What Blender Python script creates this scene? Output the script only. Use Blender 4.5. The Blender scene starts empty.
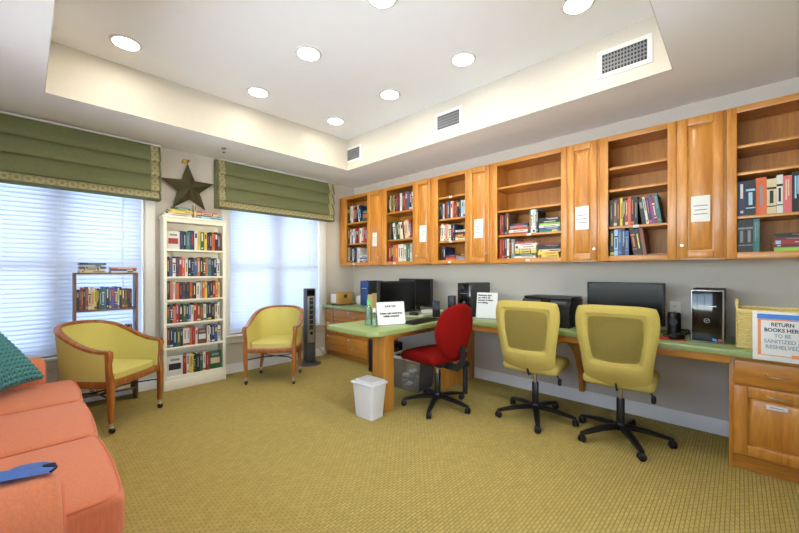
import bpy, bmesh, math, random
from math import sin, cos, pi, radians, sqrt, atan2, hypot
from mathutils import Vector, Matrix
random.seed(7)
COL = bpy.context.scene.collection
W_, D_, HS, HT = 3.675, 4.52, 2.59, 2.99      # east wall x, north wall y, soffit and tray heights

# ---------------------------------------------------------------- materials
def lin(r, g, b):
    f = lambda c: (c/255/12.92 if c/255 <= .04045 else ((c/255+.055)/1.055)**2.4)
    return (f(r), f(g), f(b), 1)
MATS = {}
def mat(name, rgb, rough=.5, metal=0, spec=.5, noise=0, nscale=40, bump=0, bscale=200, coat=0, sheen=0, stretch=None):
    if name in MATS: return MATS[name]
    m = bpy.data.materials.new(name); m.use_nodes = True
    n, l = m.node_tree.nodes, m.node_tree.links
    p = n['Principled BSDF']; c = lin(*rgb)
    p.inputs['Base Color'].default_value = c
    p.inputs['Roughness'].default_value = rough; p.inputs['Metallic'].default_value = metal
    p.inputs['Specular IOR Level'].default_value = spec
    p.inputs['Coat Weight'].default_value = coat; p.inputs['Coat Roughness'].default_value = .15
    p.inputs['Sheen Weight'].default_value = sheen
    tc = n.new('ShaderNodeTexCoord'); mp = n.new('ShaderNodeMapping'); l.new(tc.outputs['Object'], mp.inputs[0])
    if stretch: mp.inputs['Scale'].default_value = stretch
    nz = n.new('ShaderNodeTexNoise'); nz.inputs['Scale'].default_value = nscale; nz.inputs['Detail'].default_value = 4
    l.new(mp.outputs[0], nz.inputs['Vector'])
    k = noise if noise else .03
    mx = n.new('ShaderNodeMix'); mx.data_type = 'RGBA'
    mx.inputs[6].default_value = tuple(v*(1-k) for v in c[:3])+(1,); mx.inputs[7].default_value = tuple(min(1, v*(1+k)) for v in c[:3])+(1,)
    l.new(nz.outputs['Fac'], mx.inputs[0]); l.new(mx.outputs[2], p.inputs['Base Color'])
    if bump:
        b = n.new('ShaderNodeTexNoise'); b.inputs['Scale'].default_value = bscale; l.new(mp.outputs[0], b.inputs['Vector'])
        bp = n.new('ShaderNodeBump'); bp.inputs['Strength'].default_value = bump; bp.inputs['Distance'].default_value = .003
        l.new(b.outputs['Fac'], bp.inputs['Height']); l.new(bp.outputs[0], p.inputs['Normal'])
    MATS[name] = m; return m
def wood(name, dark, mid, light, axis='z', rough=.33, scale=1.0, coat=.25):
    m = bpy.data.materials.new(name); m.use_nodes = True; MATS[name] = m
    n, l = m.node_tree.nodes, m.node_tree.links; p = n['Principled BSDF']
    tc = n.new('ShaderNodeTexCoord'); mp = n.new('ShaderNodeMapping')
    l.new(tc.outputs['Object'], mp.inputs[0])
    s = [9, 9, 9]; s['xyz'.index(axis)] = .9; mp.inputs['Scale'].default_value = [v*scale for v in s]
    nz = n.new('ShaderNodeTexNoise'); nz.inputs['Scale'].default_value = 2.2; nz.inputs['Detail'].default_value = 6
    nz.inputs['Distortion'].default_value = .6; l.new(mp.outputs[0], nz.inputs['Vector'])
    n2 = n.new('ShaderNodeTexNoise'); n2.inputs['Scale'].default_value = 12; n2.inputs['Detail'].default_value = 3; l.new(mp.outputs[0], n2.inputs['Vector'])
    ad = n.new('ShaderNodeMix'); ad.inputs[0].default_value = .3; l.new(nz.outputs['Fac'], ad.inputs[2]); l.new(n2.outputs['Fac'], ad.inputs[3])
    r = n.new('ShaderNodeValToRGB'); e = r.color_ramp.elements
    e[0].position = .33; e[0].color = lin(*dark); e[1].position = .68; e[1].color = lin(*light)
    x = e.new(.5); x.color = lin(*mid)
    l.new(ad.outputs[0], r.inputs[0]); l.new(r.outputs[0], p.inputs['Base Color'])
    p.inputs['Roughness'].default_value = rough; p.inputs['Coat Weight'].default_value = coat; p.inputs['Coat Roughness'].default_value = .2
    return m
def weave(name, ca, cb, sx, sy, rough=.9, bump=.5, dist=.002):
    """fine woven cloth / carpet: small bricks with darker joints"""
    m = bpy.data.materials.new(name); m.use_nodes = True; MATS[name] = m
    n, l = m.node_tree.nodes, m.node_tree.links; p = n['Principled BSDF']
    tc = n.new('ShaderNodeTexCoord'); mp = n.new('ShaderNodeMapping'); l.new(tc.outputs['Object'], mp.inputs[0])
    br = n.new('ShaderNodeTexBrick'); br.inputs['Scale'].default_value = 1
    br.inputs['Brick Width'].default_value = sx; br.inputs['Row Height'].default_value = sy
    br.inputs['Mortar Size'].default_value = min(sx, sy)*.16; br.inputs['Mortar Smooth'].default_value = .8
    br.inputs['Color1'].default_value = lin(*ca); br.inputs['Color2'].default_value = lin(*[int(v*.95) for v in ca]); br.inputs['Mortar'].default_value = lin(*cb)
    l.new(mp.outputs[0], br.inputs['Vector'])
    nz = n.new('ShaderNodeTexNoise'); nz.inputs['Scale'].default_value = 260; nz.inputs['Detail'].default_value = 2; l.new(mp.outputs[0], nz.inputs['Vector'])
    n2 = n.new('ShaderNodeTexNoise'); n2.inputs['Scale'].default_value = 25; n2.inputs['Detail'].default_value = 4; l.new(mp.outputs[0], n2.inputs['Vector'])
    mr = n.new('ShaderNodeMapRange'); mr.inputs[3].default_value = .62; mr.inputs[4].default_value = 1.38; l.new(nz.outputs['Fac'], mr.inputs[0])
    m2 = n.new('ShaderNodeMapRange'); m2.inputs[3].default_value = .85; m2.inputs[4].default_value = 1.15; l.new(n2.outputs['Fac'], m2.inputs[0])
    mm = n.new('ShaderNodeMath'); mm.operation = 'MULTIPLY'; l.new(mr.outputs[0], mm.inputs[0]); l.new(m2.outputs[0], mm.inputs[1])
    vm = n.new('ShaderNodeVectorMath'); vm.operation = 'SCALE'; l.new(br.outputs['Color'], vm.inputs[0]); l.new(mm.outputs[0], vm.inputs['Scale'])
    l.new(vm.outputs[0], p.inputs['Base Color'])
    p.inputs['Roughness'].default_value = rough; p.inputs['Specular IOR Level'].default_value = .15
    bp = n.new('ShaderNodeBump'); bp.inputs['Strength'].default_value = bump; bp.inputs['Distance'].default_value = dist; bp.invert = True
    l.new(br.outputs['Fac'], bp.inputs['Height']); l.new(bp.outputs[0], p.inputs['Normal'])
    return m
def emit(name, rgb, s):
    m = bpy.data.materials.new(name); m.use_nodes = True; MATS[name] = m
    p = m.node_tree.nodes['Principled BSDF']; p.inputs['Emission Color'].default_value = lin(*rgb); p.inputs['Emission Strength'].default_value = s
    return m

maple = wood('maple_honey', (170, 106, 38), (192, 128, 50), (210, 150, 66), 'z')
maple_h = wood('maple_honey_horizontal', (168, 104, 36), (190, 126, 48), (208, 148, 64), 'y')
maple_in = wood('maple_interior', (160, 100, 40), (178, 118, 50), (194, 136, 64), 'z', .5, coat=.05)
cherry = wood('chair_wood', (126, 72, 28), (156, 94, 40), (182, 114, 54), 'z', .3, 1.4, .4)
brownshelf = wood('brown_shelf_wood', (96, 66, 44), (116, 82, 56), (132, 96, 66), 'z', .5)
carpet = weave('woven_carpet', (184, 164, 96), (148, 130, 68), .040, .018, .95, .7, .004)
mat('wall_paint', (202, 196, 186), .75, bump=.05, bscale=300)
mat('ceiling_paint', (244, 245, 247), .85, noise=.015, nscale=8)
mat('tray_paint', (206, 200, 186), .7)
mat('trim_white', (228, 228, 224), .4)
mat('cream_paint', (236, 232, 214), .4)
mat('laminate', (146, 164, 104), .28, noise=.12, nscale=28, spec=.5)
yellow = mat('yellow_fabric', (208, 196, 108), .95, noise=.06, nscale=120, bump=.3, bscale=350, stretch=(1, 1, 3))
mat('yellow_tweed', (178, 159, 80), .95, noise=.16, nscale=160, bump=.35, bscale=420)
mat('yellow_panel', (170, 150, 74), .95, noise=.22, nscale=140, bump=.35, bscale=420)
mat('red_fabric', (120, 11, 6), .9, spec=.12, noise=.15, nscale=60, bump=.2, bscale=500)
mat('coral_fabric', (212, 124, 84), .9, noise=.2, nscale=24, bump=.5, bscale=120, stretch=(6, 6, .8), sheen=.15)
mat('coral_piping', (206, 116, 84), .85)
mat('teal_knit', (76, 136, 138), .9, noise=.2, nscale=70)
mat('blue_cloth', (112, 150, 222), .85, noise=.08, bump=.2, bscale=500)
mat('navy_trim', (26, 34, 66), .8)
mat('black_plastic', (20, 20, 22), .35); mat('matte_black', (24, 24, 25), .6); mat('gloss_black', (8, 8, 10), .08, coat=.5)
mat('screen_glass', (10, 11, 13), .22, spec=.3); mat('dark_grey', (62, 64, 68), .45); mat('mid_grey', (122, 124, 128), .45)
mat('fan_grey', (84, 88, 96), .4, metal=.2)
mat('silver', (176, 178, 180), .3, metal=.8); mat('chrome', (205, 205, 205), .15, metal=1); mat('nickel', (200, 192, 178), .28, metal=1)
mat('brass', (190, 150, 60), .35, metal=.6)
mat('white_plastic', (222, 222, 220), .35); mat('paper', (224, 224, 222), .7); mat('ink', (70, 70, 74), .8)
mat('grey_ink', (150, 160, 166), .8)
mat('orange_print', (236, 150, 90), .6); mat('blue_print', (66, 130, 214), .6)
mat('wicker', (246, 214, 140), .7, noise=.25, nscale=60); mat('cardboard', (190, 146, 70), .8, noise=.06); mat('tan_card', (204, 176, 120), .8)
olive = mat('olive_cloth', (112, 118, 82), .9, noise=.16, nscale=50, bump=.25, bscale=350)
mat('rusted_star', (78, 74, 46), .5, noise=.35, nscale=14, metal=.2)
mat('ivory', (242, 240, 230), .4)
mat('blue_reflection', (38, 68, 124), .15, noise=.5, nscale=6); mat('red_sticker', (170, 60, 50), .5); mat('blue_sticker', (90, 150, 220), .5)  # the blue is a window reflection on a black tower, put into its colour
mat('vent_dark', (50, 52, 54), .9)
mat('green_cap', (70, 205, 90), .3); mat('pages', (226, 218, 198), .85, noise=.1, nscale=200)
mat('linen_ribbon', (232, 222, 182), .9)
mat('skin_grey', (110, 118, 130), .7)

def glassy(name, rgb, tr, rough=.05, glossf=.5):
    m = bpy.data.materials.new(name); m.use_nodes = True; MATS[name] = m
    n, l = m.node_tree.nodes, m.node_tree.links; n.remove(n['Principled BSDF']); o = n['Material Output']
    t = n.new('ShaderNodeBsdfTransparent'); t.inputs[0].default_value = lin(*rgb)
    d = n.new('ShaderNodeBsdfDiffuse'); d.inputs[0].default_value = lin(*rgb)
    g = n.new('ShaderNodeBsdfGlossy'); g.inputs['Roughness'].default_value = rough
    a = n.new('ShaderNodeMixShader'); a.inputs[0].default_value = tr; l.new(d.outputs[0], a.inputs[1]); l.new(t.outputs[0], a.inputs[2])
    f = n.new('ShaderNodeFresnel'); f.inputs[0].default_value = 1.45
    b = n.new('ShaderNodeMixShader'); l.new(f.outputs[0], b.inputs[0]); l.new(a.outputs[0], b.inputs[1]); l.new(g.outputs[0], b.inputs[2])
    l.new(b.outputs[0], o.inputs[0]); return m
glassy('window_glass', (245, 250, 255), 1.0)
glassy('clear_green', (214, 240, 222), .86); glassy('clear_plastic', (253, 254, 254), .93, .15); glassy('acrylic', (240, 245, 245), .93)
def blindmat():
    m = bpy.data.materials.new('blind_slat'); m.use_nodes = True; MATS['blind_slat'] = m
    n, l = m.node_tree.nodes, m.node_tree.links; n.remove(n['Principled BSDF']); o = n['Material Output']
    d = n.new('ShaderNodeBsdfDiffuse'); d.inputs[0].default_value = (.78, .82, .90, 1)
    t = n.new('ShaderNodeBsdfTranslucent'); t.inputs[0].default_value = (.33, .41, .58, 1)
    a = n.new('ShaderNodeMixShader'); a.inputs[0].default_value = .42
    l.new(d.outputs[0], a.inputs[1]); l.new(t.outputs[0], a.inputs[2]); l.new(a.outputs[0], o.inputs[0])
blindmat()
def bandmat():
    """braided ribbon with round links, cream on olive with small plum dots"""
    m = bpy.data.materials.new('braid_ribbon'); m.use_nodes = True; MATS['braid_ribbon'] = m
    n, l = m.node_tree.nodes, m.node_tree.links; p = n['Principled BSDF']; p.inputs['Roughness'].default_value = .9
    tc = n.new('ShaderNodeTexCoord'); mp = n.new('ShaderNodeMapping'); l.new(tc.outputs['Object'], mp.inputs[0])
    mp.inputs['Scale'].default_value = (1, 0, 1); mp.inputs['Location'].default_value = (0, .035, -.047)
    v = n.new('ShaderNodeTexVoronoi'); v.inputs['Randomness'].default_value = 0; v.inputs['Scale'].default_value = 1/.07; v.voronoi_dimensions = '3D'
    l.new(mp.outputs[0], v.inputs['Vector'])
    r = n.new('ShaderNodeValToRGB'); e = r.color_ramp.elements; r.color_ramp.interpolation = 'EASE'
    e[0].position = 0; e[0].color = lin(120, 84, 84); e[1].position = .75; e[1].color = lin(110, 116, 60)
    for q, c in ((.12, (120, 100, 80)), (.2, (232, 224, 190)), (.42, (238, 230, 200)), (.5, (190, 180, 110)), (.58, (228, 220, 180))):
        x = e.new(q); x.color = lin(*c)
    e[-1].color = lin(196, 190, 142)
    l.new(v.outputs['Distance'], r.inputs[0]); l.new(r.outputs[0], p.inputs['Base Color'])
bandmat()
BC = {'k': ('black', (24, 23, 25)), 'n': ('navy', (30, 38, 78)), 'b': ('blue', (44, 82, 142)), 'r': ('red', (150, 36, 32)), 'o': ('orange', (200, 92, 40)),
      'w': ('white', (206, 206, 200)), 'c': ('cream', (204, 188, 148)), 'y': ('yellow', (212, 188, 64)), 'g': ('green', (40, 88, 54)), 't': ('teal', (36, 106, 110)),
      'p': ('pink', (204, 100, 104)), 'v': ('violet', (106, 74, 150)), 'm': ('maroon', (110, 28, 36)), 'e': ('grey', (128, 130, 134)), 's': ('brown', (104, 70, 48)),
      'l': ('pale blue', (150, 190, 220)), 'i': ('lime green', (150, 200, 70))}
for k_, (nm, c) in BC.items(): mat('book_'+nm.replace(' ', '_'), c, .45, noise=.08, nscale=50)

# ---------------------------------------------------------------- mesh helpers
class MB:
    def __init__(s): s.bm = bmesh.new(); s.mats = []
    def mi(s, m):
        m = MATS[m] if isinstance(m, str) else m
        if m not in s.mats: s.mats.append(m)
        return s.mats.index(m)
    def _fin(s, faces, m, smooth=False):
        i = s.mi(m)
        for f in faces: f.material_index = i; f.smooth = smooth
    def box(s, x0, x1, y0, y1, z0, z1, m, bev=0, M=None, seg=2):
        r = bmesh.ops.create_cube(s.bm, size=1); vs = r['verts']
        for v in vs: v.co = Vector(((x0+x1)/2+v.co.x*(x1-x0), (y0+y1)/2+v.co.y*(y1-y0), (z0+z1)/2+v.co.z*(z1-z0)))
        fs = set(f for v in vs for f in v.link_faces)
        if bev:
            es = list(set(e for v in vs for e in v.link_edges))
            s._fin(fs, m)
            rr = bmesh.ops.bevel(s.bm, geom=es, offset=bev, segments=seg, affect='EDGES', profile=.5)
            fs = set(f for v in rr['verts'] for f in v.link_faces) | set(f for f in fs if f.is_valid)
            vs = list(set(v for f in fs for v in f.verts))
        s._fin(fs, m)
        if M is not None:
            for v in set(vs): v.co = M @ v.co
        return s
    def poly(s, pts, m, smooth=False):
        f = s.bm.faces.new([s.bm.verts.new(p) for p in pts]); s._fin([f], m, smooth); return s
    def prism(s, pts, axis, a, b, m, bev=0, smooth=False):
        """2D outline extruded along axis (0,1,2) from a to b"""
        def P(u, v, w): return ((w, u, v), (u, w, v), (u, v, w))[axis]
        va = [s.bm.verts.new(P(u, v, a)) for u, v in pts]; vb = [s.bm.verts.new(P(u, v, b)) for u, v in pts]
        n = len(pts); fs = [s.bm.faces.new(va), s.bm.faces.new(vb[::-1])]
        for i in range(n): fs.append(s.bm.faces.new((va[i], vb[i], vb[(i+1) % n], va[(i+1) % n])))
        s._fin(fs, m, False)
        if smooth:
            for f in fs[2:]: f.smooth = True
        bmesh.ops.recalc_face_normals(s.bm, faces=fs)
        if bev:
            es = [e for e in fs[0].edges]+[e for e in fs[1].edges]
            bmesh.ops.bevel(s.bm, geom=es, offset=bev, segments=2, affect='EDGES', profile=.5)
        return s
    def tube(s, pts, r, m, n=10, cap=True, flat=1.0, up=None):
        """round (or flattened) bar along points; r a number or a list"""
        pts = [Vector(p) for p in pts]; k = len(pts)
        rs = r if isinstance(r, (list, tuple)) else [r]*k
        prev = None; rings = []
        for i, p in enumerate(pts):
            t = (pts[min(i+1, k-1)]-pts[max(i-1, 0)]).normalized()
            if up is not None:
                a = Vector(up).cross(t)
                if a.length < 1e-4: a = t.orthogonal()
                a.normalize()
            elif prev is None: a = t.orthogonal().normalized()
            else:
                a = prev - t*prev.dot(t)
                a = a.normalized() if a.length > 1e-6 else t.orthogonal().normalized()
            prev = a; b = t.cross(a)
            rings.append([s.bm.verts.new(p+(a*cos(2*pi*j/n)+b*sin(2*pi*j/n)*flat)*rs[i]) for j in range(n)])
        fs = []
        for i in range(k-1):
            for j in range(n): fs.append(s.bm.faces.new((rings[i][j], rings[i][(j+1) % n], rings[i+1][(j+1) % n], rings[i+1][j])))
        s._fin(fs, m, True)
        if cap:
            c = [s.bm.faces.new(rings[0][::-1]), s.bm.faces.new(rings[-1])]; s._fin(c, m)
        return s
    def bar(s, pts, w, h, m, up=(0, 0, 1)):
        """rectangular section swept along points, w across, h along up"""
        pts = [Vector(p) for p in pts]; k = len(pts); rings = []
        ws = w if isinstance(w, (list, tuple)) else [w]*k; hs = h if isinstance(h, (list, tuple)) else [h]*k
        for i, p in enumerate(pts):
            t = (pts[min(i+1, k-1)]-pts[max(i-1, 0)]).normalized(); a = Vector(up).cross(t)
            a = a.normalized() if a.length > 1e-4 else t.orthogonal().normalized(); b = t.cross(a)
            rr = []; q = .3
            for (u, v) in ((1, 1-q), (1-q, 1), (-1+q, 1), (-1, 1-q), (-1, -1+q), (-1+q, -1), (1-q, -1), (1, -1+q)):
                rr.append(s.bm.verts.new(p+a*u*ws[i]/2+b*v*hs[i]/2))
            rings.append(rr)
        fs = []
        for i in range(k-1):
            for j in range(8): fs.append(s.bm.faces.new((rings[i][j], rings[i][(j+1) % 8], rings[i+1][(j+1) % 8], rings[i+1][j])))
        s._fin(fs, m, True); c = [s.bm.faces.new(rings[0][::-1]), s.bm.faces.new(rings[-1])]; s._fin(c, m); return s
    def lathe(s, prof, m, c=(0, 0, 0), n=24, sx=1, sy=1, axis='z'):
        rings = []
        for r, z in prof:
            ring = []
            for j in range(n):
                a = 2*pi*j/n; x, y = r*cos(a)*sx, r*sin(a)*sy
                co = (x, y, z) if axis == 'z' else ((z, x, y) if axis == 'x' else (x, z, y))
                ring.append(s.bm.verts.new(Vector(c)+Vector(co)))
            rings.append(ring)
        fs = []
        for i in range(len(rings)-1):
            for j in range(n): fs.append(s.bm.faces.new((rings[i][j], rings[i][(j+1) % n], rings[i+1][(j+1) % n], rings[i+1][j])))
        s._fin(fs, m, True); cp = []
        if prof[0][0] > 1e-5: cp.append(s.bm.faces.new(rings[0][::-1]))
        if prof[-1][0] > 1e-5: cp.append(s.bm.faces.new(rings[-1]))
        s._fin(cp, m); return s
    def rbox(s, c, h, r, m, n=14, crown=0, fn=None):
        """soft rounded block: centre c, half sizes h, corner radius r, top and bottom crowned"""
        vmap = {}
        def vert(p):
            key = tuple(round(q, 4) for q in p)
            if key in vmap: return vmap[key]
            P = [p[i]*h[i] for i in range(3)]; q = [max(-(h[i]-r), min(h[i]-r, P[i])) for i in range(3)]
            d = Vector([P[i]-q[i] for i in range(3)])
            if d.length > 1e-9: d = d.normalized()*r
            co = Vector(q)+d
            if crown: co.z += (1 if p[2] > 0 else -.0)*crown*(1-(P[0]/h[0])**2)*(1-(P[1]/h[1])**2)
            if fn: co = Vector(fn(co))
            v = s.bm.verts.new(co+Vector(c)); vmap[key] = v; return v
        def g(i):   # grid with extra lines near the edges
            t = -1+2*i/n
            return (1 if t > 0 else -1)*abs(t)**.7 if t else 0
        fs = []
        for ax in range(3):
            for sg in (-1, 1):
                for i in range(n):
                    for j in range(n):
                        q = []
                        for (a, b) in ((i, j), (i+1, j), (i+1, j+1), (i, j+1)):
                            p = [0, 0, 0]; p[ax] = sg; p[(ax+1) % 3] = g(a); p[(ax+2) % 3] = g(b); q.append(vert(p))
                        if sg < 0: q.reverse()
                        fs.append(s.bm.faces.new(q))
        s._fin(fs, m, True); return s
    def grid(s, fn, nu, nv, m, closeu=False, smooth=True):
        V = [[s.bm.verts.new(fn(i/nu, j/nv)) for j in range(nv+1)] for i in range(nu if closeu else nu+1)]
        fs = []
        for i in range(nu):
            for j in range(nv):
                a, b = V[i], V[(i+1) % nu if closeu else i+1]
                fs.append(s.bm.faces.new((a[j], b[j], b[j+1], a[j+1])))
        s._fin(fs, m, smooth); return s
    def build(s, name, parent=None, loc=None, rot=None, fixn=False, weld=0, **tags):
        if weld: bmesh.ops.remove_doubles(s.bm, verts=s.bm.verts, dist=weld)
        if fixn: bmesh.ops.recalc_face_normals(s.bm, faces=s.bm.faces)
        me = bpy.data.meshes.new(name); s.bm.to_mesh(me); s.bm.free()
        for m in s.mats: me.materials.append(m)
        me.set_sharp_from_angle(angle=radians(42))
        o = bpy.data.objects.new(name, me); COL.objects.link(o)
        if parent: o.parent = parent
        if loc: o.location = loc
        if rot: o.rotation_euler = rot
        for k, v in tags.items(): o[k] = v
        return o
def thing(name, label, cat, loc=(0, 0, 0), rz=0, group=None):
    o = bpy.data.objects.new(name, None); COL.objects.link(o); o.location = loc; o.rotation_euler = (0, 0, rz)
    o.empty_display_size = .1; o['label'] = label; o['category'] = cat
    if group: o['group'] = group
    return o
def tag(o, label, cat, group=None):
    o['label'] = label; o['category'] = cat
    if group: o['group'] = group
    return o
def dup(root, loc, rz, label=None, group=None):
    r = root.copy(); COL.objects.link(r); r.location = loc; r.rotation_euler = (0, 0, rz)
    if label: r['label'] = label
    if group: r['group'] = group
    for ch in list(root.children):
        c = ch.copy(); COL.objects.link(c); c.parent = r
        for g in ch.children:
            d = g.copy(); COL.objects.link(d); d.parent = c
    return r
def struct(mb, name, parent=None, **k):
    o = mb.build(name, parent, **k)
    if not parent: o['kind'] = 'structure'
    return o
def lettering(text, size, m, parent, loc, rot, align='CENTER', name='lettering', bold=0, spacing=1.0, fit=None):
    c = bpy.data.curves.new('t', 'FONT'); c.body = text; c.size = size; c.align_x = align; c.align_y = 'CENTER'; c.extrude = .0004; c.offset = bold; c.space_line = spacing
    o = bpy.data.objects.new('t', c); COL.objects.link(o)
    bpy.context.view_layer.update()
    me = bpy.data.meshes.new_from_object(o.evaluated_get(bpy.context.evaluated_depsgraph_get()))
    bpy.data.objects.remove(o); bpy.data.curves.remove(c)
    if fit:
        xs_ = [v.co.x for v in me.vertices]; k_ = fit/(max(xs_)-min(xs_))
        for v in me.vertices: v.co.x *= k_
    me.materials.clear(); me.materials.append(MATS[m])
    q = bpy.data.objects.new(name, me); COL.objects.link(q); q.parent = parent; q.location = loc; q.rotation_euler = rot
    return q

# ---------------------------------------------------------------- room shell
XW, YS = -.74, -.95
b = MB(); b.box(XW-.1, W_+.1, YS-.1, D_+.2, -.1, 0, carpet); fl = struct(b, 'floor')
TX0, TX1, TY0, TY1 = .10, 2.96, .32, 3.77
b = MB(); cp = 'ceiling_paint'
b.box(XW-.1, W_+.1, YS-.1, TY0, HS, HS+.5, cp); b.box(XW-.1, W_+.1, TY1, D_+.2, HS, HS+.5, cp)
b.box(XW-.1, TX0, TY0, TY1, HS, HS+.5, cp); b.box(TX1, W_+.1, TY0, TY1, HS, HS+.5, cp)
b.box(TX0, TX1, TY0, TY1, HT, HT+.1, cp)
struct(b, 'ceiling')
b = MB(); t = .004
b.box(TX0, TX1, TY1-t, TY1, HS, HT, 'tray_paint'); b.box(TX1-t, TX1, TY0, TY1-t, HS, HT, 'tray_paint')
b.box(TX0, TX0+t, TY0, TY1-t, HS, HT, 'tray_paint'); b.box(TX0+t, TX1-t, TY0, TY0+t, HS, HT, 'tray_paint')
struct(b, 'trim_1')
wp = 'wall_paint'
WIN = [(-.45, .865), (1.72, 3.035)]; SZ, HZ = .47, 2.36
b = MB()
xs = [XW, WIN[0][0], WIN[0][1], WIN[1][0], WIN[1][1], W_]
for i in (0, 2, 4): b.box(xs[i], xs[i+1], D_, D_+.24, 0, HS, wp)
for a, c in WIN: b.box(a, c, D_, D_+.24, 0, SZ, wp); b.box(a, c, D_, D_+.24, HZ, HS, wp)
struct(b, 'wall_north')
b = MB(); b.box(W_, W_+.1, YS, D_+.24, 0, HS, wp); struct(b, 'wall_east')
WY0, WY1, WZ0, WZ1 = -.3, 3.3, .98, 2.32
b = MB(); b.box(XW-.1, XW, YS, WY0, 0, HS, wp); b.box(XW-.1, XW, WY1, D_+.24, 0, HS, wp); b.box(XW-.1, XW, WY0, WY1, 0, WZ0, wp); b.box(XW-.1, XW, WY0, WY1, WZ1, HS, wp); struct(b, 'wall_west')
r = bpy.data.objects.new('window_4', None); COL.objects.link(r); r['kind'] = 'structure'  # west window added out of view as fill for the cabinet wall and ceiling
b = MB()
for q in (WY0, WY0+.885, WY0+1.77, WY0+2.655, WY1-.06): b.box(XW-.08, XW-.03, q, q+.06, WZ0, WZ1, 'trim_white')
b.box(XW-.08, XW-.03, WY0, WY1, WZ0, WZ0+.06, 'trim_white'); b.box(XW-.08, XW-.03, WY0, WY1, WZ1-.06, WZ1, 'trim_white'); b.build('sash', r)
b = MB(); b.box(XW-.058, XW-.054, WY0+.01, WY1-.01, WZ0+.01, WZ1-.01, 'window_glass'); b.build('glass', r)
b = MB(); b.box(XW, .9, YS-.1, YS, 0, HS, wp); b.box(2.0, W_, YS-.1, YS, 0, HS, wp); b.box(.9, 2.0, YS-.1, YS, 0, .4, wp); b.box(.9, 2.0, YS-.1, YS, 2.35, HS, wp); struct(b, 'wall_south')
r = bpy.data.objects.new('window_3', None); COL.objects.link(r); r['kind'] = 'structure'  # unseen south window, added to let in fill light from behind the camera
b = MB()
for q in (.9, 1.42, 1.94): b.box(q, q+.06, YS-.08, YS-.03, .4, 2.35, 'trim_white')
b.box(.9, 2.0, YS-.08, YS-.03, .4, .46, 'trim_white'); b.box(.9, 2.0, YS-.08, YS-.03, 2.29, 2.35, 'trim_white'); b.build('sash', r)
b = MB(); b.box(.91, 1.99, YS-.058, YS-.054, .41, 2.34, 'window_glass'); b.build('glass', r)
def baseb(name, pts, h=.115, th=.014):
    b = MB()
    prof = [(0, 0), (th, 0), (th, h-.022), (th*.6, h-.008), (th*.45, h), (0, h)]
    (x0, y0), (x1, y1) = pts
    if y0 == y1:   # along x, on north wall
        b.prism([(y0-u, v) for u, v in prof], 0, x0, x1, 'trim_white')
    else: b.prism([(x0-u, v) for u, v in prof], 1, y0, y1, 'trim_white')
    struct(b, name)
baseb('baseboard_north', ((XW, D_), (3.10, D_)))
baseb('baseboard_east', ((W_, .035), (W_, 2.27))); baseb('baseboard_east_far', ((W_, 2.33), (W_, 3.50)))
for o in bpy.data.objects:
    if o.name == 'baseboard_east_far': o.name = 'baseboard_far'
# windows
for wi, (a, c) in enumerate(WIN):
    r = bpy.data.objects.new('window_%d' % (wi+1), None); COL.objects.link(r); r['kind'] = 'structure'
    b = MB(); tw = 'trim_white'
    b.box(a-.09, a, D_-.022, D_, SZ-.02, HZ+.09, tw, .004); b.box(c, c+.09, D_-.022, D_, SZ-.02, HZ+.09, tw, .004)
    b.box(a-.09, c+.09, D_-.022, D_, HZ, HZ+.09, tw, .004); b.build('casing', r)
    b = MB(); b.box(a-.11, c+.11, D_-.05, D_+.06, SZ-.025, SZ, tw, .005); b.box(a-.09, c+.09, D_-.02, D_, SZ-.10, SZ-.025, tw, .004); b.build('window_sill', r)
    b = MB(); b.box(a, a+.012, D_, D_+.23, SZ, HZ, tw); b.box(c-.012, c, D_, D_+.23, SZ, HZ, tw); b.box(a, c, D_, D_+.23, HZ-.012, HZ, tw); b.build('jamb', r)
    mid = (a+c)/2
    b = MB()
    b.box(mid-.035, mid+.035, D_+.14, D_+.23, SZ, HZ, tw)
    for (p, q) in ((a+.012, mid-.035), (mid+.035, c-.012)):
        zm = 1.28
        for (z0, z1, yo) in ((SZ, zm+.02, .15), (zm-.02, HZ-.012, .18)):
            b.box(p, p+.045, D_+yo, D_+yo+.03, z0, z1, tw); b.box(q-.045, q, D_+yo, D_+yo+.03, z0, z1, tw)
            b.box(p, q, D_+yo, D_+yo+.03, z0, z0+.05, tw); b.box(p, q, D_+yo, D_+yo+.03, z1-.045, z1, tw)
    b.build('sash', r)
    b = MB(); b.box(a+.02, c-.02, D_+.213, D_+.216, SZ, HZ-.01, 'window_glass'); b.build('glass', r)
# blinds
for wi, (a, c) in enumerate(WIN):
    r = thing('window_blind', ('white slatted blind closed over the window behind the sofa, left of the cream bookcase',
                               'white slatted blind closed over the window behind the tower fan')[wi], 'blind', ((a+c)/2, D_+.035, SZ), 0)
    hw = (c-a)/2-.018; b = MB(); z = .044; H = HZ-SZ-.05
    while z < H-.03:
        ct, st = cos(radians(74)), sin(radians(74)); w = .0245
        b.grid(lambda u, v: (-hw+2*hw*u, (v*2-1)*w*ct+.0035*(1-(2*v-1)**2), z+(v*2-1)*w*st), 1, 6, 'blind_slat')
        z += .040
    b.build('slats', r)
    b = MB(); b.box(-hw, hw, -.018, .018, H-.03, H+.03, 'white_plastic', .003); b.build('head_rail', r)
    b = MB(); b.box(-hw, hw, -.012, .012, .004, .02, 'white_plastic', .004); b.build('bottom_rail', r)
    for sx in (-hw*.72, 0, hw*.72):
        b = MB(); b.tube([(sx, -.014, .012), (sx, -.014, H)], .0012, 'white_plastic', 6); b.build('ladder_cord', r)
    b = MB(); b.tube([(hw-.16, -.022, .5), (hw-.16, -.022, H-.02)], .0035, 'white_plastic', 8); b.build('tilt_wand', r)
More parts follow.
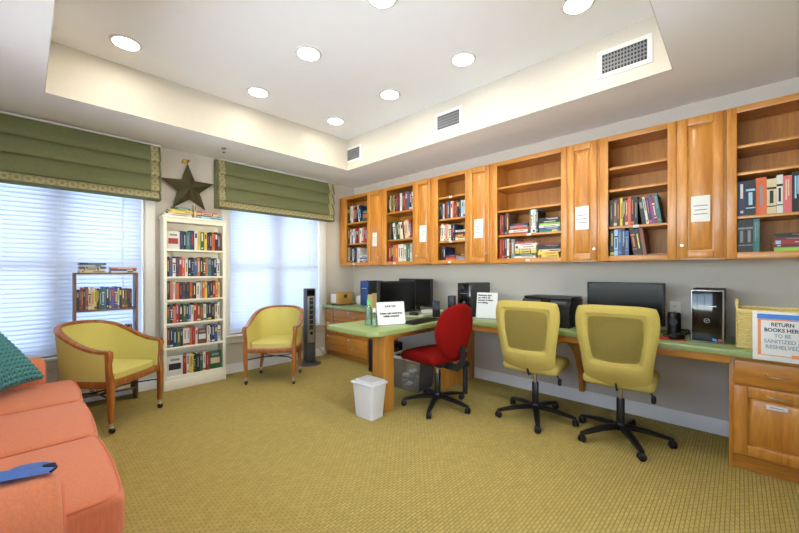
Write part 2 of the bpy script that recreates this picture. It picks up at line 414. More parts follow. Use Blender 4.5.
# roman valances
VAL = [(-.665, .985, 'green folded fabric valance with braided ribbon edge above the window behind the sofa'),
       (1.54, 3.19, 'green folded fabric valance with braided ribbon edge above the window right of the star')]
for a, c, lab in VAL:
    r = thing('roman_valance', lab, 'valance', ((a+c)/2, D_-.022, 1.995), 0)
    hw = (c-a)/2; zs = [0, .105, .262, .412, .565]
    b = MB(); prof = []; YB_, YT_ = -.122, -.078
    for i in range(4):    # bottom up, each fold hangs over the one beneath
        prof += [(YB_+.010, zs[i]-(.016 if i else 0)), (YB_, zs[i]+.008), (YB_+.010, zs[i]+.05), (YT_, zs[i+1]-.002)]
    b.prism(prof+[(0, .565), (0, .0)], 0, -hw, hw, olive); b.build('fabric_folds', r)
    def ys(i, z_):
        P = prof[4*i:4*i+4]
        for (ya, za), (yb, zb_) in zip(P, P[1:]):
            if za <= z_ <= zb_+1e-6: return ya+(yb-ya)*(z_-za)/(zb_-za)
        return P[-1][0]
    b = MB(); b.grid(lambda u, v: (-hw+.02+(2*hw-.04)*u, ys(0, .012+.07*v)-.003, .012+.07*v), 1, 8, 'braid_ribbon')
    bmesh.ops.solidify(b.bm, geom=b.bm.faces[:], thickness=-.002); b.build('bottom_ribbon', r)
    for sx in (-1, 1):
        b = MB(); x0 = sx*.77-.035
        for i in range(4):
            z0 = zs[i]+(.083 if i == 0 else -.014); z1 = zs[i+1]-.004
            b.grid(lambda u, v: (x0+.07*u, ys(i, z0+(z1-z0)*v)-.003, z0+(z1-z0)*v), 1, 8, 'braid_ribbon')
        bmesh.ops.solidify(b.bm, geom=b.bm.faces[:], thickness=-.002)
        b.build('side_ribbon', r)
    b = MB(); b.box(-hw, hw, -.09, 0, .566, .58, 'trim_white'); b.build('mounting_board', r)

# ---------------------------------------------------------------- ceiling fittings
LX, LY = (.53, 1.56, 2.475), (.76, 1.64, 2.49, 3.38)
emit('lamp_diffuser', (255, 246, 228), 66)
rowname = ('nearest the doorway end', 'second from the doorway end', 'third from the doorway end', 'nearest the windows')
colname = ('left row', 'middle row', 'right row')
proto = None
for i, x in enumerate(LX):
    for j, y in enumerate(LY):
        lab = 'white recessed ceiling light, %s of the %s in the tray' % (rowname[j], colname[i])
        if proto is None:
            proto = thing('recessed_light', lab, 'ceiling light', (x, y, HT), 0, 'recessed lights in the tray ceiling')
            b = MB(); b.lathe([(.083, -.002), (.083, -.010), (.100, -.006), (.104, 0), (.083, 0)], 'white_plastic', n=36); b.build('trim_ring', proto)
            b = MB(); b.lathe([(0.0, -.006), (.082, -.006), (.082, -.001), (0, -.001)], 'lamp_diffuser', n=36); b.build('lens', proto, fixn=True)
        else: dup(proto, (x, y, HT), 0, lab)
def sprinkler():
    r = thing('sprinkler_head', 'small metal fire sprinkler head on the lower ceiling above the star', 'sprinkler', (1.49, 4.06, HS), 0)
    b = MB(); b.lathe([(.028, 0), (.028, -.004), (.012, -.008), (.010, -.02)], 'chrome', n=20); b.build('escutcheon', r)
    b = MB(); b.tube([(-.008, 0, -.015), (-.012, 0, -.03), (0, 0, -.045)], .002, 'chrome', 6); b.tube([(.008, 0, -.015), (.012, 0, -.03), (0, 0, -.045)], .002, 'chrome', 6)
    b.lathe([(.002, -.044), (.016, -.046), (.016, -.048), (0.0, -.049)], 'dark_grey', n=14); b.build('deflector', r)
sprinkler()
for k, (y, lab) in enumerate(((.60, 'large white air vent grille nearest the right end of the ceiling tray'), (2.134, 'middle of the three white air vent grilles on the ceiling tray side'), (3.645, 'farthest small air vent grille on the tray side near the window corner'))):
    hw = (.17, .165, .155)[k]
    r = thing('air_vent', lab, 'vent', (TX1-t, y, 2.78), 0, 'air vents on the tray side')
    b = MB(); hh = .10
    for (y0, y1, z0, z1) in ((-hw, hw, hh-.03, hh), (-hw, hw, -hh, -hh+.03), (-hw, -hw+.03, -hh+.03, hh-.03), (hw-.03, hw, -hh+.03, hh-.03)):
        b.box(-.008, 0, y0, y1, z0, z1, 'white_plastic')
    b.build('vent_frame', r)
    b = MB(); b.box(-.003, 0, -hw+.03, hw-.03, -hh+.03, hh-.03, 'vent_dark'); b.build('duct_back', r)
    b = MB(); n = 14
    for q in range(n+1):
        yy = -hw+.03+(2*hw-.06)*q/n; b.box(-.007, -.0035, yy-.0035, yy+.0035, -hh+.03, hh-.03, 'mid_grey')
    for q in range(1, 5):
        zz = -hh+.03+(2*hh-.06)*q/5; b.box(-.009, -.006, -hw+.03, hw-.03, zz-.005, zz+.005, 'mid_grey')
    b.build('grille', r)

# ---------------------------------------------------------------- books
NB = [0]
ORD = ['first', 'second', 'third', 'fourth', 'fifth', 'sixth', 'seventh', 'eighth', 'ninth', 'tenth', 'eleventh', 'twelfth', 'thirteenth', 'fourteenth', 'fifteenth', 'sixteenth',
       'seventeenth', 'eighteenth', 'nineteenth', 'twentieth', 'twenty-first', 'twenty-second', 'twenty-third', 'twenty-fourth', 'twenty-fifth']
def bm_name(k): return 'book_'+BC[k][0].replace(' ', '_')
def book_mesh(k, t, h, d, k2, style):
    b = MB(); m = bm_name(k); ct = min(.003, t*.15)
    b.box(-t/2, t/2, 0, ct, 0, h, m); b.box(-t/2, -t/2+ct, ct, d, 0, h, m); b.box(t/2-ct, t/2, ct, d, 0, h, m)
    m2 = bm_name(k2); e = -.0006
    if style == 0: b.box(-t*.30, t*.30, e, 0, h*.62, h*.86, m2)
    elif style in (1, 5): b.box(-t*.14, t*.14, e, 0, h*.25, h*.8, m2)
    elif style == 6: b.box(-t*.22, -t*.04, e, 0, h*.34, h*.9, m2); b.box(t*.06, t*.2, e, 0, h*.45, h*.9, m2)
    elif style == 2: b.box(-t*.49, t*.49, e, 0, h*.7, h*.76, m2); b.box(-t*.49, t*.49, e, 0, h*.2, h*.23, m2); b.box(-t*.2, t*.2, e, 0, h*.3, h*.66, m2)
    elif style == 3: b.box(-t*.49, t*.49, e, 0, h*.04, h*.14, m2); b.box(-t*.12, t*.12, e, 0, h*.4, h*.9, m2)
    elif style == 4: b.box(-t*.2, t*.2, e, 0, h*.08, h*.15, m2); b.box(-t*.18, t*.18, e, 0, h*.5, h*.92, m2)
    pb = MB(); pb.box(-t/2+ct, t/2-ct, ct, d-.004, .003, h-.003, 'pages')
    return b, pb, m, ct
def add_book(k, t, h, d, M, label, group, cover=False):
    k2 = random.choice([x for x in ('kknrbseks' if k in 'wcyl' else 'eseclryowe') if x != k]); st = random.randrange(7)
    b, pb, m, ct = book_mesh(k, t, h, d, k2, st)
    if cover:   # printed front picture on the right-hand board
        b.box(-t/2-.0006, -t/2, d*.12, d*.9, h*.30, h*.62, bm_name(k2)); b.box(-t/2-.0006, -t/2, d*.2, d*.8, h*.75, h*.86, bm_name('e'))
    o = b.build('book'); o.matrix_world = M; tag(o, label, 'book', group)
    pb.build('page_block', o); NB[0] += 1
    return o
def row(spec, origin, rz, width, h, d, place, group, tmax=.045, hj=.14, inset=.01):
    """spec: list of tokens. letter = upright, '/x' = leaning left, ('S','abc',w) = flat stack top-down, ('G',w) gap, ('F',k,w,h) face out"""
    upr = [s for s in spec if isinstance(s, str)]
    fixed = sum((s[2] if s[0] in 'SF' else s[1]) for s in spec if not isinstance(s, str))
    nlean = sum(1 for s in upr if s[0] == '/')
    avail = width-fixed-(.05 if nlean else 0)-.0016*len(upr)-.002; tt = [random.uniform(.7, 1.35) for _ in upr]
    sc = min(avail/max(sum(tt), .01), tmax); tt = [q*sc*.985 for q in tt]
    R = Matrix.Translation(origin) @ Matrix.Rotation(rz, 4, 'Z')
    x = 0.0; ui = 0; cnt = 0; first = True; ns = -1; nst = sum(1 for q in spec if q[0] == 'S'); snm = ['left ', 'right '] if nst == 2 else ['']
    for s in spec:
        if isinstance(s, str):
            k = s[-1]; t = tt[ui]; ui += 1; hh = h*random.uniform(1-hj, 1); dd = d*random.uniform(.88, 1)
            lab = '%s book, %s from left %s' % (BC[k][0], ORD[cnt], place); yo = inset+random.uniform(0, .012)
            if s[0] == '/':
                a = radians(8)
                if first: x += hh*sin(a)+.002; first = False
                M = R @ Matrix.Translation((x+t/2*cos(a), yo, t/2*sin(a)+.0005)) @ Matrix.Rotation(-a+.0, 4, 'Y')
                x += t/cos(a)+.0015
            else:
                M = R @ Matrix.Translation((x+t/2, yo, .0003)); x += t+.0008
            add_book(k, t, hh, dd, M, lab, group); cnt += 1
        elif s[0] == 'G': x += s[1]
        elif s[0] == 'F':
            _, k, w, hh = s
            M = R @ Matrix.Translation((x+w, inset+.018, .0005)) @ Matrix.Rotation(radians(90), 4, 'Z') 
            # the cover looks out, its spine to the right
            M = R @ Matrix.Translation((x, inset+.02, .0005)) @ Matrix.Rotation(radians(-90), 4, 'Z') @ Matrix.Scale(1, 4)
            M = R @ Matrix.Translation((x+w, inset+.02, .0005)) @ Matrix.Rotation(radians(90), 4, 'Z')
            add_book(k, .02, hh, w-.004, M, '%s book with cover facing out %s' % (BC[k][0], place), group, True)
            cnt += 1; x += w+.002
        else:
            _, ks, w = s; zc = 0; ns += 1
            for q, k in enumerate(reversed(ks)):
                t = random.uniform(.018, .028); L = w*random.uniform(.86, .97); off = random.uniform(0, w*.03)
                M = R @ Matrix.Translation((x+off+.002, inset+random.uniform(0, .02), zc+t/2)) @ Matrix.Rotation(radians(90), 4, 'Y')
                lab = '%s flat book, %s up in %sstack %s' % (BC[k][0], ORD[q], snm[ns], place)
                add_book(k, t, L, min(d, L*.72), M, lab, group); zc += t+.0004
            x += w+.004

# tall cream bookcase
BX0, BX1, BY0, BY1, BH = .993, 1.613, 4.33, 4.5, 1.815
r = thing('bookcase', 'tall cream painted bookcase full of books between the two windows', 'bookcase', ((BX0+BX1)/2, BY0, 0))
hw = (BX1-BX0)/2; dp = BY1-BY0; cz = 'cream_paint'
for sx in (-1, 1):
    b = MB(); b.box(min(sx*hw, sx*(hw-.03)), max(sx*hw, sx*(hw-.03)), 0, dp, 0, BH, cz, .002); b.build('side_panel', r)
b = MB(); b.box(-hw+.03, hw-.03, dp-.008, dp, .14, BH-.03, cz); b.build('back_panel', r)
b = MB(); b.box(-hw-.012, hw+.012, -.012, dp, BH, BH+.022, cz, .004); b.box(-hw+.03, hw-.03, 0, dp-.008, BH-.04, BH, cz); b.build('top_board', r)
b = MB(); b.box(-hw+.03, hw-.03, 0, dp-.008, 0, .14, cz); b.box(-hw, hw, -.01, 0, 0, .10, cz, .002); b.build('plinth', r)
SH = [.14, .425, .68, .93, 1.175, 1.465]
for z in SH[1:]:
    b = MB(); b.box(-hw+.03, hw-.03, .004, dp-.008, z, z+.02, cz, .001); b.build('shelf', r)
rows = [list('kbnoltwkygnrokkor'), list('kbwnrowkkbokotnkw'), list('kowoknkokweosnkko'), list('gnorkgkbwrrwknkcw'), list('mknkgworwgnkwkwkn'), []]
rows[5] = [('F', 'w', .125, .20)]; rows[5] += list('nktwyybkk'); 
specs = {5: [('F', 'w', .12, .19)]+list('nktnwygynkokm'), 4: list('kbwnrowkkbokgotnkw'), 3: list('kowoknkokweoynkroc'),
         2: list('gnorkgkbwrrgwknkcw'), 1: list('mkngkwworw')+[('F', 's', .095, .17)]+list('wknbw'), 0: [('F', 'w', .15, .21)]+list('rwykkgwr')+[('F', 'g', .13, .2)]}
shn = ['bottom', 'fifth', 'fourth', 'third', 'second', 'top']
for i, z in enumerate(SH):
    zz = z+(.02 if i else 0)
    hmax = ([.425, .68, .93, 1.175, 1.465, 1.775][i]-zz)
    row(specs[i], (BX0+.033, BY0+.004, zz), 0, .553, min(.215, hmax-.03), .125, 'on the %s shelf of the cream bookcase' % shn[i], 'books in the cream bookcase', .05)
# books lying on top of the bookcase
def flat(k, cx, cy, z, t, L, dd, rz, label, group=None):
    M = Matrix.Translation((cx, cy, z+t/2)) @ Matrix.Rotation(rz, 4, 'Z') @ Matrix.Translation((-L/2, -dd/2, 0)) @ Matrix.Rotation(radians(90), 4, 'Y')
    return add_book(k, t, L, dd, M, label, group)
zt = BH+.022; g = 'books lying on top of the cream bookcase'
flat('w', 1.13, 4.41, zt, .022, .26, .15, .05, 'wide white book, lowest of the left stack on top of the cream bookcase', g)
flat('c', 1.13, 4.41, zt+.0225, .018, .25, .15, -.03, 'cream book, second from bottom in left stack on the cream bookcase', g)
flat('y', 1.165, 4.41, zt+.041, .02, .21, .14, .06, 'yellow book just under the green ones on the cream bookcase', g)
flat('y', 1.155, 4.41, zt+.0615, .014, .19, .13, -.04, 'thin yellow book, second from top of left stack on cream bookcase', g)
flat('g', 1.15, 4.41, zt+.076, .02, .19, .13, .05, 'green book, topmost of left stack on the cream bookcase', g)
flat('l', 1.45, 4.41, zt, .026, .27, .15, -.04, 'pale blue book, lowest of right stack on the cream bookcase', g)
flat('s', 1.43, 4.41, zt+.0265, .014, .24, .14, .03, 'brown book, second from bottom of right stack on the cream bookcase', g)
flat('c', 1.42, 4.41, zt+.041, .02, .22, .14, -.02, 'cream book under the orange one on the cream bookcase', g)
flat('o', 1.41, 4.41, zt+.0615, .018, .21, .14, .04, 'orange book, topmost of right stack on the cream bookcase', g)
add_book('c', .02, .15, .09, Matrix.Translation((1.292, 4.335, zt+.0005)), 'cream book upright between the two stacks on the cream bookcase', g)

# small brown shelf unit in front of the left window
r = thing('book_shelf', 'low brown shelf rack of books standing before the left window', 'shelf', (.535, 4.29, 0))
for sx in (-1, 1):
    b = MB(); b.box(min(sx*.235, sx*.218), max(sx*.235, sx*.218), 0, .17, .0, 1.238, brownshelf, .001); b.build('side_panel', r)
for z, y0 in ((1.222, 0), (.882, 0), (.55, 0), (.10, 0)):
    b = MB(); b.box(-.218, .218, y0, .17, z, z+.016, brownshelf, .001); b.build('shelf', r)
gs = 'books in the brown shelf rack'
row(list('kmrkrccykgbtnbvbwksgkk'), (.318, 4.292, .898), 0, .43, .21, .12, 'on upper shelf of the brown rack', gs)
row(list('tgcllgwkrsgwkkwkks'), (.318, 4.292, .566), 0, .43, .18, .12, 'on middle shelf of the brown rack', gs)
row([('G', .004), ('S', 'wcwk', .14), 'c', 'w', 'c', 'y', 'w', 'c', 'k'], (.322, 4.292, .116), 0, .43, .2, .13, 'on bottom shelf of the brown rack', gs)
for i, k in enumerate('cwsln'): flat(k, .43, 4.375, 1.238+.0182*i, .018, .19-.01*(i % 2), .13, .05*(-1)**i, '%s book, %s up in the left stack atop the brown rack' % (BC[k][0], ORD[i]), gs)
for i, k in enumerate('wbo'): flat(k, .66, 4.375, 1.238+.0162*i, .016, .2, .13, .04*(-1)**i, '%s book, %s up in right stack atop the brown rack' % (BC[k][0], ORD[i]), gs)

# ---------------------------------------------------------------- wall cabinets
XF = 3.345; CZ0, CZ1 = 1.335, 2.37
def door_panel(b, x, y0, y1, z0, z1, m, fr=.055, th=.0205):
    """raised-panel door facing -x, front plane at x"""
    b.box(x, x+th, y0, y0+fr, z0, z1, m, .003); b.box(x, x+th, y1-fr, y1, z0, z1, m, .003)
    b.box(x, x+th, y0+fr, y1-fr, z0, z0+fr, m, .003); b.box(x, x+th, y0+fr, y1-fr, z1-fr, z1, m, .003)
    b.box(x+.017, x+th, y0+fr, y1-fr, z0+fr, z1-fr, m)
    # raised field with chamfered border
    a, c, e, f = y0+fr+.008, y1-fr-.008, z0+fr+.008, z1-fr-.008; q = .022
    V = [(x+.017, a, e), (x+.017, c, e), (x+.017, c, f), (x+.017, a, f), (x+.003, a+q, e+q), (x+.003, c-q, e+q), (x+.003, c-q, f-q), (x+.003, a+q, f-q)]
    vs = [b.bm.verts.new(p) for p in V]; fs = [b.bm.faces.new([vs[i] for i in ix]) for ix in ((0, 1, 5, 4), (1, 2, 6, 5), (2, 3, 7, 6), (3, 0, 4, 7), (4, 5, 6, 7))]
    bmesh.ops.recalc_face_normals(b.bm, faces=fs); b._fin(fs, m)
    for ff in fs:
        if ff.normal.x > 0: ff.normal_flip()
def knob(parent, y, z, x=XF-.02):
    b = MB(); b.lathe([(.004, 0), (.004, -.012), (.012, -.018), (.014, -.024), (.010, -.03), (0.0, -.031)], 'nickel', (x, y, z), 16, axis='x'); b.build('knob', parent)
def tagstrip(y, z, x):
    b = MB(); b.box(x-.002, x, y-.02, y+.02, z-.011, z+.011, 'paper'); return b
openings = []
def open_cab(y0, y1, o0, o1, shelves, label):
    r = thing('open_wall_cabinet', label, 'cabinet', (XF, (y0+y1)/2, CZ0)); c = (y0+y1)/2; Y0, Y1 = y0-c+.0006, y1-c-.0006; H = CZ1-CZ0; DX = W_-XF-.001
    for (p, q) in ((Y0, Y0+.016), (Y1-.016, Y1)):
        b = MB(); b.box(.02, DX, p, q, 0, H, maple); b.build('side_panel', r)
    b = MB(); b.box(DX-.008, DX, Y0+.016, Y1-.016, .03, H, maple_in); b.build('back_panel', r)
    b = MB(); b.box(.02, DX-.008, Y0+.016, Y1-.016, .03, .045, maple_h); b.build('bottom_board', r)
    b = MB(); b.box(.02, DX-.008, Y0+.016, Y1-.016, H-.016, H, maple_h); b.build('top_board', r)
    b = MB(); O0, O1 = o0-c, o1-c
    b.box(0, .02, Y0, O0, 0, H, maple, .001); b.box(0, .02, O1, Y1, 0, H, maple, .001); b.box(0, .02, O0, O1, 0, .045, maple_h, .001); b.box(0, .02, O0, O1, H-.042, H, maple_h, .001)
    b.build('face_frame', r)
    for z in shelves:
        b = MB(); b.box(.022, DX-.009, Y0+.017, Y1-.017, z-CZ0-.019, z-CZ0, maple_h, .001); b.build('shelf', r)
    return r
def shut_cab(y0, y1, label, knob_y, kz=1.44):
    r = thing('closed_wall_cabinet', label, 'cabinet', (XF, (y0+y1)/2, CZ0)); c = (y0+y1)/2; Y0, Y1 = y0-c+.0006, y1-c-.0006; H = CZ1-CZ0; DX = W_-XF-.001
    b = MB(); b.box(0, .02, Y0, Y0+.03, 0, H, maple, .001); b.box(0, .02, Y1-.03, Y1, 0, H, maple, .001); b.box(0, .02, Y0+.03, Y1-.03, 0, .04, maple_h); b.box(0, .02, Y0+.03, Y1-.03, H-.04, H, maple_h)
    b.box(.02, DX, Y0, Y0+.016, 0, H, maple); b.box(.02, DX, Y1-.016, Y1, 0, H, maple); b.box(.02, DX, Y0+.016, Y1-.016, .02, .036, maple_h); b.box(.02, DX, Y0+.016, Y1-.016, H-.016, H, maple_h); b.box(DX-.01, DX, Y0+.016, Y1-.016, .036, H-.016, maple_in)
    b.build('carcass', r)
    b = MB(); door_panel(b, -.0205, Y0+.014, Y1-.014, .012, H-.014, maple, .05 if y1-y0 > .25 else .045); d = b.build('door', r)
    knob(d, knob_y-c, kz-CZ0, -.0205)
    return r
O5 = [2.112, 1.93, 1.622]; O2 = [2.035, 1.672]
open_cab(3.80, 4.455, 3.825, 4.298, [1.974, 1.664], 'open maple wall cabinet of books nearest the window corner')
shut_cab(3.50, 3.80, 'narrow maple wall cabinet with door, nearest the window corner', 3.555)
open_cab(2.925, 3.50, 2.962, 3.433, O2, 'second open maple wall cabinet from the window corner, three book rows')
shut_cab(2.65, 2.925, 'maple door cabinet above the dark monitors, second from the window corner', 2.865)
open_cab(2.155, 2.65, 2.192, 2.57, [2.116, 1.862, 1.602], 'third open wall cabinet from the corner, its top shelf empty')
shut_cab(1.868, 2.155, 'maple door cabinet left of the widest open cabinet', 1.906)
open_cab(1.12, 1.868, 1.172, 1.805, [2.113, 1.873, 1.62], 'widest open wall cabinet with two empty shelves above stacked books')
shut_cab(.858, 1.12, 'maple door cabinet above the printer and right of the widest open cabinet', .887)
open_cab(.34, .858, .395, .793, O5, 'open wall cabinet above the right monitor with leaning thrillers')
shut_cab(.067, .34, 'maple door cabinet above the black computer tower, nearest the right edge', .305)
open_cab(-.70, .067, -.64, .014, [2.11, 1.925, 1.628], 'open wall cabinet at the right edge of the photo')
def cabrow(spec, o1, o0, z, h, place, w=None, d=.2, tmax=.042):
    row(spec, (XF+.02, o1-.004, z), radians(-90), (w or (o1-o0-.008)), h, d, place, 'books in the wall cabinets', tmax, .12, .012)
P = 'on %s shelf, %s'
c1 = 'corner cabinet'; c2 = 'second open cabinet'; c3 = 'third open cabinet'; c4 = 'widest cabinet'; c5 = 'cabinet above right monitor'; c6 = 'cabinet at right edge'
cabrow(list('ltkcwrk')+['/w', '/n']+[('F', 'g', .12, .16)], 4.40, 3.825, 1.974, .26, P % ('top', c1))
cabrow(list('ncbwrkrwcrr'), 4.298, 3.825, 1.664, .235, P % ('middle', c1))
cabrow(list('ckwkbw')+[('S', 'wbwk', .19)], 4.298, 3.825, 1.38, .23, P % ('bottom', c1))
cabrow(list('kcgykrnwkmsbkw'), 3.433, 2.962, 2.035, .245, P % ('top', c2))
cabrow(['k', 'g', 'k', '/w', '/g', '/k', '/c', '/w', '/k', '/c', '/c', '/w', '/r'], 3.433, 2.962, 1.672, .245, P % ('middle', c2), tmax=.03)
cabrow(list('rkoowwcwgtw'), 3.433, 2.962, 1.38, .225, P % ('bottom', c2))
cabrow(list('nkwkrbkwomrknwlw'), 2.57, 2.192, 1.862, .2, P % ('second', c3))
cabrow(list('cwwocwkn')+[('S', 'wkryw', .15)], 2.57, 2.192, 1.602, .2, P % ('third', c3))
cabrow([('G', .03), 'k', 'n', ('S', 'nro', .15), ('S', 'kee', .14)], 2.57, 2.192, 1.38, .17, P % ('bottom', c3))
cabrow(['r', 'm', 'k', 'k', 's', ('S', 'nerwr', .21), 'g', 'w', 'w', 'l', 'k', ('S', 'kkiwbt', .21)], 1.80, 1.172, 1.62, .235, P % ('third', c4), tmax=.03)
cabrow(['r', 'm', 'k', 'w', 'k', 'e', ('S', 'rwwcygw', .23), ('S', 'mkkcyy', .22)], 1.80, 1.172, 1.38, .21, P % ('bottom', c4), tmax=.03)
cabrow(list('kskykrokk')+['/k', '/w', '/n', '/v', '/r', '/t'], .793, .395, 1.622, .235, P % ('third', c5))
cabrow(['k', 'l', 'b', 'n', 'b', '/k', '/k', '/s'], .793, .50, 1.38, .225, P % ('bottom', c5), tmax=.03)
flat('e', XF+.15, .47, 1.38, .012, .22, .1, radians(-90), 'thin grey magazine lying flat on bottom shelf above right monitor', 'books in the wall cabinets')
cabrow(list('nkocwpkkwkrk'), .014, -.5, 1.628, .26, P % ('third', c6))
cabrow(['k', 'k', 't', ('G', .06), ('S', 'kmrmi', .25)], .014, -.5, 1.38, .225, P % ('bottom', c6))
# number tags on shelf edges and rails
for (y, z, lab) in ((3.28, 1.356, 'under the second open wall cabinet'), (2.40, 2.104, 'on the top shelf of the third open cabinet'), (2.40, 1.592, 'on the third shelf of the third open cabinet'),
                    (2.40, 1.356, 'on the bottom rail of the third open cabinet'), (1.48, 1.61, 'on the lower shelf of the widest open cabinet'), (1.48, 1.358, 'on the bottom rail of the widest open cabinet'), (.60, 1.612, 'under the leaning thrillers above the right monitor'), (4.12, 1.356, 'on the corner wall cabinet bottom rail')):
    rail = z < 1.4; x = XF if rail else XF+.022
    b = tagstrip(0, 0, 0); b.box(-.0025, -.002, -.012, .012, -.003, .002, 'grey_ink'); tag(b.build('shelf_tag', loc=(x, y, z)), 'small white shelf tag stuck %s' % lab, 'tag', 'white shelf tags')
# notices taped on the doors
for (y, z, w, h, lab) in ((3.642, 1.69, .085, .185, 'white paper notice on the cabinet door nearest the window corner'), (2.775, 1.707, .105, .20, 'white paper notice on the door above the dark monitors'),
                          (2.008, 1.705, .105, .20, 'white paper notice on the door left of the widest cabinet'), (.988, 1.712, .108, .20, 'white paper notice on the door above the printer'), (.203, 1.697, .105, .185, 'white paper notice on the door above the black computer tower')):
    r = thing('notice', lab, 'notice', (XF-.0195, y, z), 0, 'paper notices on the cabinet doors')
    b = MB(); b.box(-.0015, 0, -w/2, w/2, -h/2, h/2, 'paper'); b.build('sheet', r)
    for q in range(3):
        b = MB()
        ww = w*(.38, .32, .36)[q]; zz = h*(.12-.16*q); yy = -ww
        while yy < ww-.006:
            L = random.uniform(.006, .014); b.box(-.0022, -.0015, yy, min(yy+L, ww), zz-.0022, zz+.0022, 'ink'); yy += L+.0
        b.build('printed_line', r)

# ---------------------------------------------------------------- worktop and base cabinets
CT0, CT1, XC = .72, .76, 3.05
def arc(cx, cy, r, a0, a1, n=8): return [(cx+r*cos(radians(a0+(a1-a0)*i/n)), cy+r*sin(radians(a0+(a1-a0)*i/n))) for i in range(n+1)]
PX, PY0, PY1 = 1.895, 2.10, 2.745
pts = [(W_-.001, -.70), (XC, -.70)]+[(XC, PY0-.05)]+arc(XC-.05, PY0-.05, .05, 0, 90, 5)[1:]+arc(PX+.11, PY0+.11, .11, 270, 180)+arc(PX+.05, PY1-.05, .05, 180, 90, 6)+[(XC, PY1), (XC, D_-.002), (W_-.001, D_-.002)]
b = MB(); b.prism(pts, 2, CT0, CT1, 'laminate', .004); WT = thing('worktop', 'green laminate worktop along the cabinet wall with a rounded peninsula', 'worktop', (0, 0, 0)); b.build('laminate_top', WT, fixn=True)
b = MB(); b.box(XC+.02, XC+.038, .04, 2.05, .668, CT0-.0005, maple_h, .001); b.build('apron', WT)
def pull(parent, x, y, z, half=.05):
    b = MB(); b.tube([(x, y-half, z), (x-.018, y-half, z), (x-.026, y-half*.7, z), (x-.028, y, z), (x-.026, y+half*.7, z), (x-.018, y+half, z), (x, y+half, z)], .004, 'nickel', 8); b.build('handle', parent)
def drawer(parent, x, y0, y1, z0, z1, hz=None, label=False, hy=None):
    b = MB(); b.box(x-.019, x, y0, y1, z0, z1, maple_h, .006, seg=3); d = b.build('drawer', parent)
    pull(d, x-.019, (y0+y1)/2 if hy is None else hy, (z0+z1)/2 if hz is None else hz)
    if label:
        b = MB(); b.box(x-.0205, x-.019, y1-.09, y1-.05, z1-.035, z1-.018, 'paper'); b.build('label_tag', d)
    return d
# right-hand base cabinet
r = thing('base_cabinet', 'maple base cabinet with drawer and panel door at the right end of the worktop', 'cabinet', (3.10, -.325, 0))
b = MB(); Y0, Y1 = -.375, .375-.0
b.box(.02, .56, Y0, Y0+.018, .10, CT0-.001, maple); b.box(.02, .56, Y1-.018, Y1, .0, CT0-.001, maple); b.box(.55, .56, Y0+.018, Y1-.018, .1, CT0-.001, maple); b.box(.02, .55, Y0+.018, Y1-.018, .10, .118, maple_h); b.build('carcass', r)
b = MB(); b.box(0, .02, Y1-.035, Y1, .10, CT0-.001, maple, .001); b.box(0, .02, Y0, Y0+.035, .10, CT0-.001, maple, .001)
for z0, z1 in ((.10, .125), (.535, .555), (.695, CT0-.001)): b.box(0, .02, Y0+.035, Y1-.035, z0, z1, maple_h, .001)
b.build('face_frame', r)
b = MB(); b.box(.04, .055, Y0, Y1-.018, 0, .10, maple_h); b.build('toe_kick', r)
drawer(r, 0, -.30, Y1-.022, .552, .697, .622, hy=.158)
b = MB(); door_panel(b, -.0205, -.30, Y1-.022, .112, .538, maple, .062); d = b.build('door', r); pull(d, -.0205, .158, .498)
b = MB(); b.box(-.0225, -.0205, .12, .21, .422, .446, 'paper'); b.box(-.023, -.0225, .135, .195, .431, .438, 'grey_ink'); b.build('label_tag', d)
# far base cabinet
r = thing('base_cabinet', 'low maple base cabinet with pull drawers in the window corner', 'cabinet', (3.12, 4.01, 0))
Y0, Y1 = -.485, .495
b = MB(); b.box(.02, .54, Y0, Y0+.018, .0, CT0-.001, maple); b.box(.02, .54, Y1-.018, Y1, .0, CT0-.001, maple); b.box(.53, .54, Y0+.018, Y1-.018, .1, CT0-.001, maple); b.box(.02, .53, Y0+.018, Y1-.018, .08, .098, maple_h); b.build('carcass', r)
b = MB(); b.box(0, .02, Y0, Y0+.03, .07, CT0-.001, maple); b.box(0, .02, Y1-.03, Y1, .07, CT0-.001, maple); b.box(0, .02, -.01, .02, .07, CT0-.001, maple); b.box(0, .02, Y0+.03, Y1-.03, .07, .085, maple_h)
for z in (.32, .51, .70): b.box(.001, .02, Y0+.03, Y1-.03, z-.004, z+.016, maple_h)
b.build('face_frame', r)
b = MB(); b.box(.05, .065, Y0+.018, Y1-.018, 0, .07, maple_h); b.build('toe_kick', r)
for (p, q) in ((Y0+.012, -.001), (.011, Y1-.012)):
    for (z0, z1) in ((.095, .325), (.34, .515), (.53, .70)): drawer(r, 0, p, q, z0, z1, label=True)
# supports
b = MB(); b.box(2.20, 2.32, 2.28, 2.44, 0, CT0-.001, maple, .002); b.build('support_post', WT)
b = MB(); b.box(2.321, 3.068, 2.348, 2.372, .62, CT0-.001, maple_h); b.build('rail', WT)
b = MB(); b.box(3.07, W_-.001, 2.275, 2.32, 0, CT0-.001, maple, .001); b.build('support_panel', WT)
b = MB(); cur = [(XC+.04, CT0-.001), (W_-.001, CT0-.001), (W_-.001, .12), (W_-.07, .12)]+[(W_-.07-.50*(1-cos(radians(a))), .12+.53*sin(radians(a))) for a in range(10, 91, 10)]+[(XC+.04, .65)]
b.prism(cur, 1, 1.06, 1.10, maple, .002); b.build('curved_bracket', WT, fixn=True)

